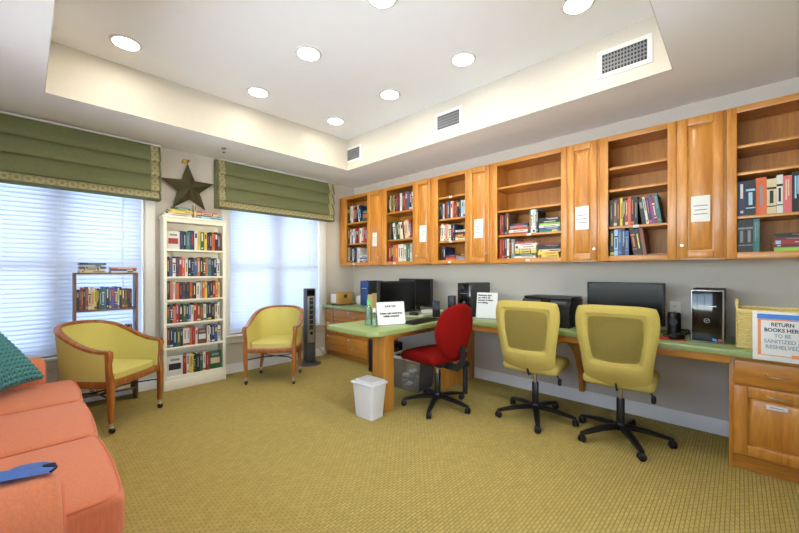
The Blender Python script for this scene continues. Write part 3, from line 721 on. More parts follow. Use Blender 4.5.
# outlets
for (y, z, lab) in ((.383, .945, 'ivory wall outlet left of the black computer tower'), (4.06, .97, 'ivory wall outlet in the corner above the cardboard box')):
    r = thing('wall_outlet', lab, 'outlet', (W_, y, z))
    b = MB(); b.box(-.006, 0, -.035, .035, -.058, .058, 'ivory', .003); b.build('cover_plate', r)
    for s in (-1, 1):
        b = MB(); b.box(-.009, -.006, -.016, .016, s*.02-.013, s*.02+.013, 'ivory', .002); b.box(-.0095, -.009, -.008, -.005, s*.02-.004, s*.02+.006, 'black_plastic'); b.box(-.0095, -.009, .005, .008, s*.02-.004, s*.02+.006, 'black_plastic'); b.build('socket', r)

# ---------------------------------------------------------------- things on the worktop
def tower(loc, rz, label, side='matte_black', front='gloss_black', w=.175, h=.365, d=.40, rim=None, logo=True):
    r = thing('computer_tower', label, 'computer', loc, rz, 'desktop computer towers')   # front faces local -Y
    b = MB(); b.box(-w/2, w/2, .02, d, 0, h, side, .004); b.build('case', r)
    b = MB()
    if rim: b.box(-w/2, w/2, 0, .02, .002, h-.002, rim, .006, seg=3)
    fw = .008 if rim else 0
    b.box(-w/2+fw, w/2-fw, -.004, .012, fw+.002, h-fw-.002, front, .003); f = b.build('front_bezel', r)
    b = MB(); b.box(-w*.28, w*.28, -.0055, -.004, h*.685, h*.70, 'silver'); b.build('drive_slot', f)
    if logo:
        b = MB(); pts = [(cos(a)*.014, sin(a)*.014) for a in [2*pi*i/20 for i in range(21)]]
        b.tube([(x, -.005, h*.42+y) for x, y in pts], .0022, 'silver', 6); b.tube([(-.008, -.005, h*.42-.004), (.008, -.005, h*.42+.004)], .002, 'silver', 6); b.build('emblem', f)
        b = MB(); b.box(w*.16, w*.29, -.0048, -.004, .018, .034, 'blue_sticker'); b.box(w*.32, w*.44, -.0048, -.004, .018, .034, 'red_sticker'); b.build('stickers', f)
    b = MB(); b.lathe([(.008, 0), (.008, .004), (.005, .008)], 'black_plastic', (0, .06, h), 12); b.build('power_button', r)
    return r
def rz_from(x0, y0, x1, y1): return atan2(y1-y0, x1-x0)
tower((3.22, .163, CT1), radians(-90), 'glossy black computer tower with silver rim beside the wicker basket', rim='silver')
tower((3.265, 2.15, CT1), radians(-90), 'matte black computer tower behind the red chair, left of the tall notice', side='dark_grey', w=.165)
tower((3.36, 3.90, CT1), radians(-90), 'computer tower in the corner behind the bottles, blue window reflection painted on front', side='matte_black', front='blue_reflection', w=.17, h=.355, d=.29, logo=False)
def monitor(loc, rz, w, h, zb, label, bez=.016, base=.22):
    r = thing('monitor', label, 'monitor', loc, rz, 'flat computer monitors')
    b = MB(); b.box(-w/2, w/2, -.015, .02, zb, zb+h, 'black_plastic', .005); b.box(-w*.3, w*.3, .02, .045, zb+h*.2, zb+h*.8, 'black_plastic', .01); b.build('bezel', r)
    b = MB(); b.box(-w/2+bez, w/2-bez, -.0165, -.015, zb+bez*1.2, zb+h-bez, 'screen_glass'); b.build('screen', r)
    b = MB(); b.box(-.03, .03, .045, .065, .01, zb+h*.4, 'black_plastic', .004); b.build('stand_neck', r)
    b = MB(); b.lathe([(0, 0), (.13, 0), (.13, .006), (.03, .016), (0, .016)], 'black_plastic', (0, .04, 0), 28, sx=1, sy=.7); b.build('stand_base', r)
    b = MB(); b.box(-.012, .012, -.0158, -.0150, zb+.004, zb+.01, 'silver'); b.build('badge', r)
    return r
monitor((3.40, .69, CT1), radians(-90), .55, .335, .065, 'wide black monitor on the worktop behind the right yellow chair')
monitor((2.59, 2.50, CT1), 0, .53, .325, .07, 'black monitor on the peninsula behind the white sign, nearest of the pair')
monitor((3.38, 2.95, CT1), radians(-90), .54, .34, .06, 'dark monitor against the wall behind the peninsula monitor')
# keyboard and mice
def keyboard(loc, rz, label):
    r = thing('keyboard', label, 'keyboard', loc, rz)
    b = MB(); b.box(-.22, .22, -.07, .07, 0, .016, 'black_plastic', .005); b.build('keyboard_body', r)
    b = MB()
    for i in range(5):
        for j in range(20):
            x = -.205+j*.0205; y = -.055+i*.024
            b.box(x, x+.017, y, y+.019, .016, .022, 'matte_black')
    b.build('keys', r)
keyboard((2.66, 2.24, CT1), radians(4), 'black keyboard on the peninsula beside the red chair')
def mouse(loc, rz, label):
    r = thing('computer_mouse', label, 'mouse', loc, rz)
    b = MB(); b.rbox((0, 0, .016), (.03, .052, .016), .014, 'black_plastic', 8, crown=.008); b.build('mouse_body', r)
    b = MB(); b.lathe([(.0, -.004), (.008, -.004), (.008, .004), (0, .004)], 'mid_grey', (0, -.03, .033), 12, axis='x'); b.build('scroll_wheel', r)
mouse((3.24, .33, CT1+.003), radians(60), 'black mouse on a red pad left of the black computer tower')
mouse((2.98, 2.62, CT1+.003), radians(20), 'black mouse on a pale pad beside the peninsula monitor')
b = MB(); b.box(-.10, .10, -.085, .085, 0, .003, 'red_sticker', .001); tag(b.build('mouse_pad', loc=(3.27, .37, CT1), rot=(0, 0, .2)), 'red mouse pad on the green worktop under a black mouse', 'mouse pad')
b = MB(); b.box(-.11, .11, -.09, .09, 0, .003, 'paper', .001); tag(b.build('mouse_pad', loc=(2.98, 2.60, CT1), rot=(0, 0, .4)), 'pale mouse pad under the mouse on the peninsula', 'mouse pad')
# speakers
def speaker(loc, rz, label, w=.07, h=.16, cyl=False):
    r = thing('speaker', label, 'speaker', loc, rz, 'small black speakers')
    b = MB()
    if cyl: b.lathe([(0, 0), (.042, 0), (.042, h-.008), (.036, h), (0, h)], 'black_plastic', n=24)
    else: b.box(-w/2, w/2, -.04, .05, 0, h, 'black_plastic', .008)
    b.build('speaker_body', r)
    b = MB(); b.lathe([(0, -.001), (.026, -.001), (.026, .002), (0, .002)], 'dark_grey', (0, -.042 if cyl else -.041, h*.6), 20, axis='y'); b.build('cone', r)
speaker((3.44, .365, CT1), radians(-90), 'round black speaker beside the right monitor under the outlet', h=.175, cyl=True)
speaker((3.06, 2.37, CT1), radians(-50), 'black speaker standing left of the red chair back', w=.08, h=.175)
speaker((3.42, 2.42, CT1), radians(-70), 'black speaker against the wall behind the red chair back', w=.08, h=.21)
# printer
r = thing('printer', 'black multifunction printer on the worktop between the yellow chairs', 'printer', (3.20, 1.27, CT1), radians(-90))
b = MB(); pr_ = [(.0, 0), (.36, 0), (.36, .235), (.06, .235), (.0, .19)]
b.prism([(y, z) for y, z in pr_], 0, -.22, .22, 'matte_black', .006); b.build('printer_body', r, fixn=True)
b = MB(); b.box(-.215, .215, .07, .355, .236, .262, 'black_plastic', .008); b.build('scanner_lid', r)
b = MB(); b.box(-.13, .13, -.012, .0, .06, .12, 'gloss_black', .002); b.box(-.12, .12, -.03, .0, .055, .062, 'dark_grey'); b.build('output_slot', r)
b = MB(); M = Matrix.Translation((0, .028, .214)) @ Matrix.Rotation(radians(37), 4, 'X'); b.box(-.19, .19, -.026, .026, -.001, .005, 'dark_grey', .001, M); b.box(-.04, .05, -.018, .018, .005, .007, 'screen_glass', 0, M)
for q in range(5): b.box(.08+.02*q, .092+.02*q, -.008, .004, .005, .008, 'mid_grey', 0, M)
b.build('control_panel', r)
b = MB(); b.box(-.17, .17, -.006, .0, .012, .045, 'black_plastic', .002); b.build('paper_tray', r)
# desk signs
def deskstand(loc, rz, w, h, label):
    r = thing('desk_sign', label, 'sign', loc, rz); a = radians(-12)
    b = MB(); M = Matrix.Rotation(a, 4, 'X')
    b.box(-w/2-.003, w/2+.003, .0015, .004, 0, h+.003, 'acrylic', 0, M); b.box(-w/2-.003, w/2+.003, 0, .085, 0, .003, 'acrylic'); b.build('acrylic_stand', r)
    b = MB(); b.box(-w/2, w/2, 0, .0015, .005, h, 'paper', 0, M); s = b.build('sheet', r)
    return r, s
r, s = deskstand((2.315, 2.30, CT1), rz_from(2.18, 2.36, 2.45, 2.25), .275, .212, 'white landscape sign on the peninsula beside the green bottles')
a = radians(90-(-12)); ar = (radians(90+12), 0, 0)
def onsheet(text, size, x, z, parent, m='ink', bold=.0010, align='CENTER', spacing=1):
    lettering(text, size, m, parent, (x, z*sin(radians(12))-.0012, z*cos(radians(12))), (radians(90-12), 0, 0), align, bold=bold, spacing=spacing)
onsheet('JUNE 2021', .026, 0, .172, s); onsheet('Printer only works from\nmiddle computer', .0225, 0, .095, s, bold=.0014, spacing=1.15)
r, s = deskstand((3.30, 1.905, CT1), rz_from(3.25, 2.01, 3.31, 1.80), .215, .272, 'tall white printed notice on the worktop between red and yellow chairs')
onsheet('Maximum time\nper visit is 30\nminutes if others\nare waiting', .0235, -.095, .205, s, bold=.0014, align='LEFT', spacing=1.1)
# bottles
def bottle(loc, h, r0, label, cap='green_cap', pump=True):
    r = thing('bottle', label, 'bottle', loc, 0, 'clear bottles on the peninsula')
    hb = h*.72
    b = MB(); b.lathe([(0, 0), (r0, 0), (r0, hb*.85), (r0*.75, hb*.95), (r0*.4, hb), (r0*.4, hb+.01), (0, hb+.01)], 'clear_green', n=24); b.build('bottle_body', r)
    b = MB(); b.lathe([(0, hb+.01), (r0*.5, hb+.01), (r0*.5, h*.9), (r0*.3, h), (0, h)], cap, n=18); b.build('bottle_cap', r)
bottle((2.165, 2.455, CT1), .242, .030, 'taller clear green bottle with bright green cap beside the white sign')
bottle((2.135, 2.345, CT1), .165, .026, 'shorter clear bottle nearest the peninsula edge', 'white_plastic')
# corner stuff
r = thing('cardboard_box', 'brown cardboard box with white label on the corner worktop', 'box', (3.26, 4.31, CT1+.010), 0)
b = MB(); b.box(-.13, .13, -.10, .10, 0, .165, 'cardboard', .003); b.build('carton', r)
b = MB(); b.box(-.1316, -.130, -.05, .075, .02, .15, 'paper'); b.build('shipping_label', r)
b = MB(); b.box(-.03, .03, -.1012, -.1, .09, .14, 'ink'); b.build('hand_hole', r)
b = MB(); b.box(-.16, .19, -.16, .14, 0, .004, 'black_plastic'); b.box(-.16, .19, -.16, -.155, .004, .010, 'black_plastic'); b.box(-.16, -.155, -.155, .14, .004, .01, 'black_plastic'); b.box(-.12, .12, -.1, .1, .004, .010, 'black_plastic')
tag(b.build('desk_tray', loc=(3.26, 4.33, CT1)), 'flat black tray under the cardboard box in the corner', 'tray')
r = thing('tissue_box', 'small white tissue box between the cardboard box and corner tower', 'box', (3.50, 4.12, CT1))
b = MB(); b.box(-.06, .06, -.055, .055, 0, .12, 'paper', .003); b.build('tissue_carton', r)
b = MB(); b.grid(lambda u, v: ((u-.5)*.05, (v-.5)*.02+.01*sin(6*u), .12+.04*sin(pi*u)*(.6+.4*cos(9*v))), 8, 4, 'white_plastic'); b.build('tissue', r)
r = thing('storage_carton', 'tan open carton leaning between the corner tower and black monitor', 'box', (3.27, 3.52, CT1), radians(-8))
b = MB(); b.box(-.09, .09, -.006, .006, 0, .20, 'tan_card'); b.box(-.09, .09, .10, .112, 0, .17, 'tan_card'); b.box(-.09, -.08, .006, .10, 0, .18, 'tan_card'); b.box(.08, .09, .006, .10, 0, .18, 'tan_card'); b.box(-.08, .08, .006, .10, 0, .01, 'tan_card'); b.build('carton', r)
# cables
def cable(pts, rr, m, name, label, cat='cable'):
    c = bpy.data.curves.new(name, 'CURVE'); c.dimensions = '3D'; c.bevel_depth = rr; c.bevel_resolution = 2; s = c.splines.new('NURBS'); s.points.add(len(pts)-1)
    for p, q in zip(s.points, pts): p.co = (*q, 1)
    s.use_endpoint_u = True; s.order_u = 3; o = bpy.data.objects.new(name, c); COL.objects.link(o)
    me = bpy.data.meshes.new_from_object(o.evaluated_get(bpy.context.evaluated_depsgraph_get())); bpy.data.objects.remove(o)
    me.materials.clear(); me.materials.append(MATS[m]); o = bpy.data.objects.new(name, me); COL.objects.link(o)
    for f in me.polygons: f.use_smooth = True
    return tag(o, label, cat)
z = CT1+.004
pts = []
for i in range(40):
    a = i*.75; pts.append((3.52+.035*cos(a)+.02*sin(i*1.7), .345-.0012*i+.05*sin(a), z+.02+.018*sin(i*1.3)))
cable(pts, .003, 'black_plastic', 'cable_tangle', 'tangle of black cables against the wall left of the black tower')
cable([(3.28, .39, z), (3.36, .45, z), (3.46, .36, z), (3.6, .30, z), (3.655, .28, z)], .0025, 'black_plastic', 'mouse_cable', 'thin black mouse cable crossing the worktop to the wall')
cable([(3.40, 1.78, z), (3.42, 1.66, z), (3.50, 1.60, z), (3.6, 1.66, z), (3.64, 1.75, z)], .004, 'blue_print', 'network_cable', 'blue cable looping on the worktop behind the tall notice')
cable([(3.0, 2.50, z), (3.1, 2.42, z), (3.2, 2.52, z), (3.3, 2.5, z), (3.45, 2.56, z), (3.6, 2.5, z)], .003, 'black_plastic', 'keyboard_cable', 'black cable winding over the worktop behind the red chair')
b = MB(); b.box(-.09, .09, -.11, .11, 0, .03, 'white_plastic', .006); tag(b.build('router_box', loc=(3.36, 2.66, CT1+.0), rot=(0, 0, .2)), 'flat white device on the worktop right of the wall monitor', 'device')
cable([(3.13, 4.22, CT1+.014), (3.06, 4.215, CT1+.014), (3.035, 4.213, CT1+.018), (3.034, 4.21, .74), (3.036, 4.21, .70), (3.04, 4.20, .55), (3.045, 4.15, .42), (3.06, 4.12, .35)], .003, 'black_plastic', 'power_cord', 'black cord hanging down over the corner drawers')
# basket with return sign
r = thing('wicker_basket', 'honey coloured wicker basket on the right end of the worktop', 'basket', (3.155, -.20, CT1))
b = MB()
def wk(p, q, zz, off): b.tube([Vector(p).lerp(Vector(q), s_/14)+Vector((0, 0, zz))+Vector(off)*(1 if s_ % 2 else -1) for s_ in range(15)], .006, 'wicker', 6)
X0, X1, YA, YB = 0, .34, -.30, .21
for i in range(17):
    zz = .012+i*.0135; s_ = .0035*(1 if i % 2 else -1)
    wk((X0, YA, 0), (X0, YB, 0), zz, (s_, 0, 0)); wk((X1, YA, 0), (X1, YB, 0), zz, (s_, 0, 0)); wk((X0, YB, 0), (X1, YB, 0), zz, (0, s_, 0)); wk((X0, YA, 0), (X1, YA, 0), zz, (0, s_, 0))
for i in range(15):
    y = YA+(YB-YA)*i/14; x = X0+(X1-X0)*i/14
    for p in ((X0, y), (X1, y), (x, YA), (x, YB)): b.tube([(p[0], p[1], .002), (p[0], p[1], .235)], .004, 'wicker', 6)
b.box(X0, X1, YA, YB, .002, .008, 'wicker'); b.build('woven_body', r)
b = MB(); b.tube([(X0, YA, .24), (X0, YB, .24), (X1, YB, .24), (X1, YA, .24), (X0, YA, .24)], .010, 'wicker', 8); b.build('rim', r)
b = MB(); b.tube([(X0+.25, YB-.0, .235), (X0+.25, YB+.004, .275), (X0+.20, YB+.004, .295), (X0+.12, YB+.004, .295), (X0+.08, YB+.004, .275), (X0+.08, YB, .235)], .009, 'wicker', 8); b.build('basket_handle', r)
r = thing('hanging_sign', 'laminated book return sign with orange and blue border on the wicker basket', 'sign', (3.036, -.181, .722), radians(-90))
T = Matrix.Rotation(radians(-7), 4, 'X'); w, h = .25, .29; R7 = radians(90-7)
b = MB(); b.box(-w/2, w/2, 0, .003, 0, h, 'white_plastic', .001, T); s = b.build('laminated_sheet', r)
b = MB()
b.box(-w/2+.02, w/2-.02, -.0006, 0, h-.045, h-.015, 'blue_print', 0, T); b.box(-w/2+.022, -w/2+.036, -.0006, 0, .03, h-.045, 'orange_print', 0, T); b.box(w/2-.036, w/2-.022, -.0006, 0, .03, h-.045, 'orange_print', 0, T)
b.box(w/2-.09, w/2-.036, -.0006, 0, .025, .045, 'orange_print', 0, T); b.box(-w/2+.036, w/2-.036, -.0006, 0, h-.053, h-.045, 'orange_print', 0, T); b.box(-w/2+.036, w/2-.09, -.0006, 0, .03, .034, 'orange_print', 0, T); b.build('printed_border', r)
for i, (tx, mm, fw) in enumerate((('RETURN', 'ink', .092), ('BOOKS HERE', 'ink', .15), ('TO BE', 'grey_ink', .068), ('SANITIZED &', 'grey_ink', .155), ('RESHELVED', 'grey_ink', .14))):
    zz = .214-.033*i; lettering(tx, .030, mm, r, (0, zz*sin(radians(7))-.0012, zz*cos(radians(7))), (R7, 0, 0), bold=.0008, fit=fw)

# ---------------------------------------------------------------- seating
def caster(parent, x, y, a=0, name='caster'):
    b = MB(); w = .022
    for s in (-1, 1):
        M = (Vector((x, y, .026)))
        pr2 = [(0, -.009), (.02, -.009), (.026, -.004), (.026, .004), (.02, .009), (0, .009)]
        c0 = Matrix.Translation(M) @ Matrix.Rotation(a, 4, 'Z')
        n0 = len(b.bm.verts); b.lathe(pr2, 'black_plastic', (s*.013, 0, 0), 16, axis='x')
        b.bm.verts.ensure_lookup_table()
        for v in list(b.bm.verts)[n0:]: v.co = c0 @ v.co
    b.tube([(x, y, .026), (x, y, .065)], .009, 'black_plastic', 8)
    b.box(-.012, .012, -.022, .018, .036, .054, 'matte_black', .003, Matrix.Translation((x, y, 0)) @ Matrix.Rotation(a, 4, 'Z'))
    b.build(name, parent)
def star_base(r, R=.31, a0=0):
    b = MB(); b.lathe([(0, .075), (.04, .075), (.045, .10), (.034, .125), (0, .125)], 'black_plastic', n=20)
    for i in range(5):
        a = a0+2*pi*i/5; u = Vector((cos(a), sin(a), 0))
        b.bar([u*.02+Vector((0, 0, .098)), u*.16+Vector((0, 0, .09)), u*(R-.03)+Vector((0, 0, .068)), u*(R+.006)+Vector((0, 0, .062))], [.052, .046, .038, .03], [.036, .034, .024, .018], 'black_plastic')
    b.build('star_base', r)
    for i in range(5):
        a = a0+2*pi*i/5; caster(r, R*cos(a), R*sin(a), a+.5*i)
    b = MB(); b.lathe([(.027, .12), (.027, .30), (.024, .305)], 'black_plastic', n=18); b.build('column_cover', r)
    b = MB(); b.lathe([(.014, .28), (.014, .44)], 'nickel', n=14); b.build('gas_lift', r)
def smooth(a, b_, x):
    t = max(0, min(1, (x-a)/(b_-a))); return t*t*(3-2*t)
def yellow_chair(loc, rz, label, a0):
    # faces local +Y, back towards local -Y
    r = thing('desk_chair', label, 'chair', loc, rz, 'yellow desk chairs'); star_base(r, .315, a0)
    b = MB(); b.rbox((0, .03, .46), (.225, .22, .042), .040, 'yellow_tweed', 14, crown=.015); b.build('seat', r)
    b = MB(); b.box(-.08, .08, -.10, .10, .405, .432, 'matte_black', .01); b.box(-.02, .02, -.14, -.08, .41, .425, 'matte_black', .004); b.build('tilt_mechanism', r)
    b = MB(); b.tube([(.07, .0, .418), (.17, -.02, .405), (.20, -.03, .37)], .006, 'matte_black', 8); b.rbox((.205, -.032, .345), (.014, .02, .028), .012, 'black_plastic', 6); b.build('lever', r)
    # backrest
    zb, zt_ = .412, 1.015
    def hwid(v):   # half width against height 0..1
        return .222-.008*smooth(0, .22, v)+.055*smooth(.15, 1, v)**1.1
    def yc(v): return -.215-.10*v+.05*(v-.35)**2*2-.0+.05*smooth(.25, 0, v)
    T = .033
    def surf(u, v, side):    # u,v in -1..1, side -1 outer (rear), 1 inner
        uu = u*sqrt(1-.24*v**4*abs(u)); V = (v*sqrt(1-.10*u**4)+1)/2
        e = max(abs(u), abs(v)); th = T*sqrt(max(0, 1-e**5))
        x = uu*hwid(V); y = yc(V)-.025*(1-uu*uu)*.0-.04*0+.035*u*u*1.0
        if side < 0:
            ins = smooth(.76, .66, abs(u))*smooth(.83, .74, v)*smooth(-.40, -.30, v); th -= .024*ins
        z = zb+(zt_-zb)*V
        return Vector((x, y+side*th, z))
    b = MB(); N = 44
    for side in (-1, 1):
        f = lambda p, q: surf((-1+2*p)*1.0, -1+2*q, side)
        b.grid(f, N, N, 'yellow_tweed')
    b.build('backrest', r, fixn=True, weld=.0004)
    b = MB()
    def pan(p, q):
        u, v = -.68+1.36*p, -.32+1.08*q
        # rounded corners
        P = 2*p-1; Q = 2*q-1; k_ = 1-.10*(P*P*Q*Q)
        u = (u)*k_; v = .22+(v-.22)*k_; c = surf(u, v, -1); c.y -= .0022*max(0, min(1, 4*(1-max(abs(P), abs(Q)))))+.0004; return c
    b.grid(pan, 24, 24, 'yellow_panel'); bmesh.ops.solidify(b.bm, geom=b.bm.faces[:], thickness=.003); b.build('back_panel', r)
    b = MB(); pts = []
    for i in range(65):
        a = 2*pi*i/64; ca, sa = cos(a), sin(a); P = (abs(ca)**.35)*(1 if ca > 0 else -1); Q = (abs(sa)**.35)*(1 if sa > 0 else -1)
        c = surf(.72*P, .22+.57*Q, -1); pts.append(c+Vector((0, -.001, 0)))
    b.tube(pts, .0032, 'yellow_tweed', 6, cap=False)
    b.tube([surf(0, -.98+.07*q, -1)+Vector((0, -.0005, 0)) for q in range(9)], .0022, 'yellow_panel', 6); b.build('seam', r)
    b = MB(); b.bar([(0, -.10, .422), (0, -.17, .43), (0, -.195, .47)], .06, .010, 'matte_black', up=(1, 0, 0)); b.build('back_bar', r)
    return r
yellow_chair((3.02, 1.27, 0), radians(-84), 'yellow upholstered desk chair in front of the printer', radians(-70))
yellow_chair((3.07, .645, 0), radians(-86), 'yellow upholstered desk chair pulled up to the right-hand monitor', radians(-60))
# red chair
r = thing('desk_chair', 'red fabric desk chair turned toward the peninsula', 'chair', (2.645, 2.035, 0), radians(-6)); star_base(r, .31, radians(-78))
b = MB(); b.rbox((0, .06, .475), (.235, .24, .045), .043, 'red_fabric', 14, crown=.012, fn=lambda c: (c.x*(1-.25*max(0, c.y/.24)**2*.5), c.y, c.z-.03*max(0, (c.y-.08)/.16)**2)); b.build('seat', r)
b = MB(); b.rbox((0, .06, .436), (.20, .20, .018), .016, 'matte_black', 10); b.build('seat_pan', r)
b = MB()
def rs(u, v, side):
    uu = u*sqrt(1-.42*v*v); vv = v*sqrt(1-.42*u*u); V = (vv+1)/2
    e = max(abs(u), abs(v)); th = .036*sqrt(max(0, 1-e**4))
    hw_ = .205*(.80+.26*smooth(0, .55, V)-.06*smooth(.6, 1, V))
    return Vector((uu*hw_*1.12, -.235-.06*(V-.3)+.05*uu*uu+side*th-(.018*(1-u*u)*(1-v*v) if side < 0 else 0), .475+.495*V))
for side in (-1, 1): b.grid(lambda p, q: rs(-1+2*p, -1+2*q, side), 36, 36, 'red_fabric')
b.build('backrest', r, fixn=True, weld=.0004)
b = MB(); b.box(-.09, .09, -.12, .12, .385, .418, 'matte_black', .01); b.bar([(0, -.05, .40), (0, -.24, .40), (0, -.30, .46), (0, -.30, .60)], .06, .016, 'matte_black', up=(1, 0, 0)); b.build('tilt_mechanism', r)
b = MB(); b.lathe([(0, -.03), (.026, -.03), (.03, 0), (.026, .03), (0, .03)], 'black_plastic', (.10, -.25, .42), 16, axis='x'); b.lathe([(0, 0), (.01, 0), (.01, .006), (0, .006)], 'silver', (.13, -.25, .42), 12, axis='x'); b.build('adjust_knob', r)
b = MB(); b.box(.07, .11, -.27, -.24, .16, .41, 'matte_black', .006); b.build('hanging_strap', r)

def armchair(loc, rz, label):
    # faces local -Y
    r = thing('armchair', label, 'chair', loc, rz, 'yellow tub armchairs')
    key = [(-.272, -.262, .628), (-.284, -.17, .636), (-.288, -.06, .668), (-.282, .06, .726), (-.252, .16, .775), (-.185, .238, .802), (-.10, .275, .812), (0, .284, .815)]
    key = key+[(-x, y, z_) for x, y, z_ in key[-2::-1]]
    def cr(P, t):
        n = len(P)-1; i = min(int(t*n), n-1); f = t*n-i
        p = [Vector(P[max(0, min(n, i+q))]) for q in (-1, 0, 1, 2)]
        return .5*((2*p[1])+(-p[0]+p[2])*f+(2*p[0]-5*p[1]+4*p[2]-p[3])*f*f+(-p[0]+3*p[1]-3*p[2]+p[3])*f**3)
    path = [cr(key, i/56) for i in range(57)]
    b = MB(); b.bar([p+Vector((0, 0, 0)) for p in path], .046, .026, cherry); b.build('top_rail', r)
    # upholstered shell: outer and inner skins between rail and seat frame
    b = MB(); zb_ = .40
    def outer(off):
        def f(u, v):
            p = cr(key, u); q = cr(key, min(1, u+.01)) - cr(key, max(0, u-.01)); q.z = 0; q.normalize(); nrm = Vector((-q.y, q.x, 0))
            zz = p.z-.012; z_ = zb_+(zz-zb_)*v; k_ = 1-.10*(1-v)
            return Vector((p.x*k_, p.y*k_ if p.y > 0 else p.y, z_))+nrm*off
        return f
    fo, fi = outer(.016), outer(-.020)
    NU, NV = 56, 8
    ou = [[b.bm.verts.new(fo(i/NU, j/NV)) for j in range(NV+1)] for i in range(NU+1)]
    inn = [[b.bm.verts.new(fi(i/NU, j/NV)) for j in range(NV+1)] for i in range(NU+1)]
    fs = []
    for i in range(NU):
        for j in range(NV):
            fs.append(b.bm.faces.new((ou[i][j], ou[i+1][j], ou[i+1][j+1], ou[i][j+1]))); fs.append(b.bm.faces.new((inn[i][j], inn[i][j+1], inn[i+1][j+1], inn[i+1][j])))
        fs.append(b.bm.faces.new((ou[i][0], inn[i][0], inn[i+1][0], ou[i+1][0]))); fs.append(b.bm.faces.new((ou[i][NV], ou[i+1][NV], inn[i+1][NV], inn[i][NV])))
    for i in (0, NU):
        for j in range(NV): fs.append(b.bm.faces.new((ou[i][j], ou[i][j+1], inn[i][j+1], inn[i][j])))
    b._fin(fs, yellow, True); b.build('upholstered_back', r, fixn=True)
    # seat frame
    b = MB(); fr = [(-.262, -.262), (-.266, -.05), (-.262, .08), (-.235, .17), (-.17, .235), (-.09, .265), (0, .272)]; fr = fr+[(-x, y) for x, y in fr[-2::-1]]
    b.bar([(x, y, .377) for x, y in fr], .03, .055, cherry); b.bar([(-.262, -.262, .377), (0, -.275, .377), (.262, -.262, .377)], .028, .055, cherry); b.build('seat_frame', r)
    # seat cushion
    b = MB()
    def ctop(u, v):
        a = 2*pi*u; c_, s_ = cos(a), sin(a); e = .30; X = .238*(abs(c_)**e)*(1 if c_ > 0 else -1); Y = -.012+.252*(abs(s_)**(e if s_ < 0 else .62))*(1 if s_ > 0 else -1)
        if v < .25: return Vector((X, Y, .405+.045*v/.25))
        w_ = (v-.25)/.75; k_ = cos(w_*pi/2); return Vector((X*k_**.8 if k_ > 0 else 0, -.012+(Y+.012)*(k_**.8 if k_ > 0 else 0), .45+.035*(1-k_**2)))
    b.grid(ctop, 48, 14, yellow, closeu=True); b.build('seat_cushion', r, weld=.0005, fixn=True)
    # front posts with arms sweeping into legs, and rear legs
    for sx in (-1, 1):
        b = MB()
        b.bar([(sx*.272, -.262, .632), (sx*.276, -.268, .60), (sx*.270, -.258, .54), (sx*.262, -.255, .47), (sx*.264, -.268, .40), (sx*.264, -.272, .30), (sx*.258, -.268, .085)],
              [.042, .044, .036, .036, .044, .042, .030], [.042, .046, .036, .038, .048, .044, .030], cherry, up=(0, 1, 0))
        b.build('front_leg', r)
        b = MB(); b.bar([(sx*.215, .20, .37), (sx*.22, .195, .25), (sx*.235, .165, .085)], [.042, .038, .028], [.042, .038, .028], cherry, up=(0, 1, 0)); b.build('rear_leg', r)
        for (x, y) in ((sx*.258, -.268), (sx*.235, .165)):
            b = MB(); b.lathe([(0, .085), (.013, .085), (.013, .055), (.018, .05), (.0, .05)], 'nickel', (x, y, 0), 14)
            b.lathe([(0, -.016), (.018, -.014), (.025, -.004), (.025, .004), (.018, .014), (0, .016)], 'gloss_black', (x+.004, y-.004, .025), 16, axis='x'); b.build('caster', r, fixn=True)
    b = MB(); b.tube([(-.255, -.25, .27), (-.15, -.08, .262), (0, -.03, .26), (.15, -.08, .262), (.255, -.25, .27)], .006, 'matte_black', 8)
    b.tube([(-.22, .18, .27), (-.12, .02, .262), (0, -.03, .26)], .006, 'matte_black', 8); b.tube([(.22, .18, .27), (.12, .02, .262), (0, -.03, .26)], .006, 'matte_black', 8); b.build('stretcher', r)
    return r
ac = armchair((.475, 3.865, 0), radians(41), 'yellow tub armchair with wooden arms beside the coral sofa')
dup(ac, (2.05, 3.955, 0), radians(-43), 'yellow tub armchair with wooden arms next to the tower fan')

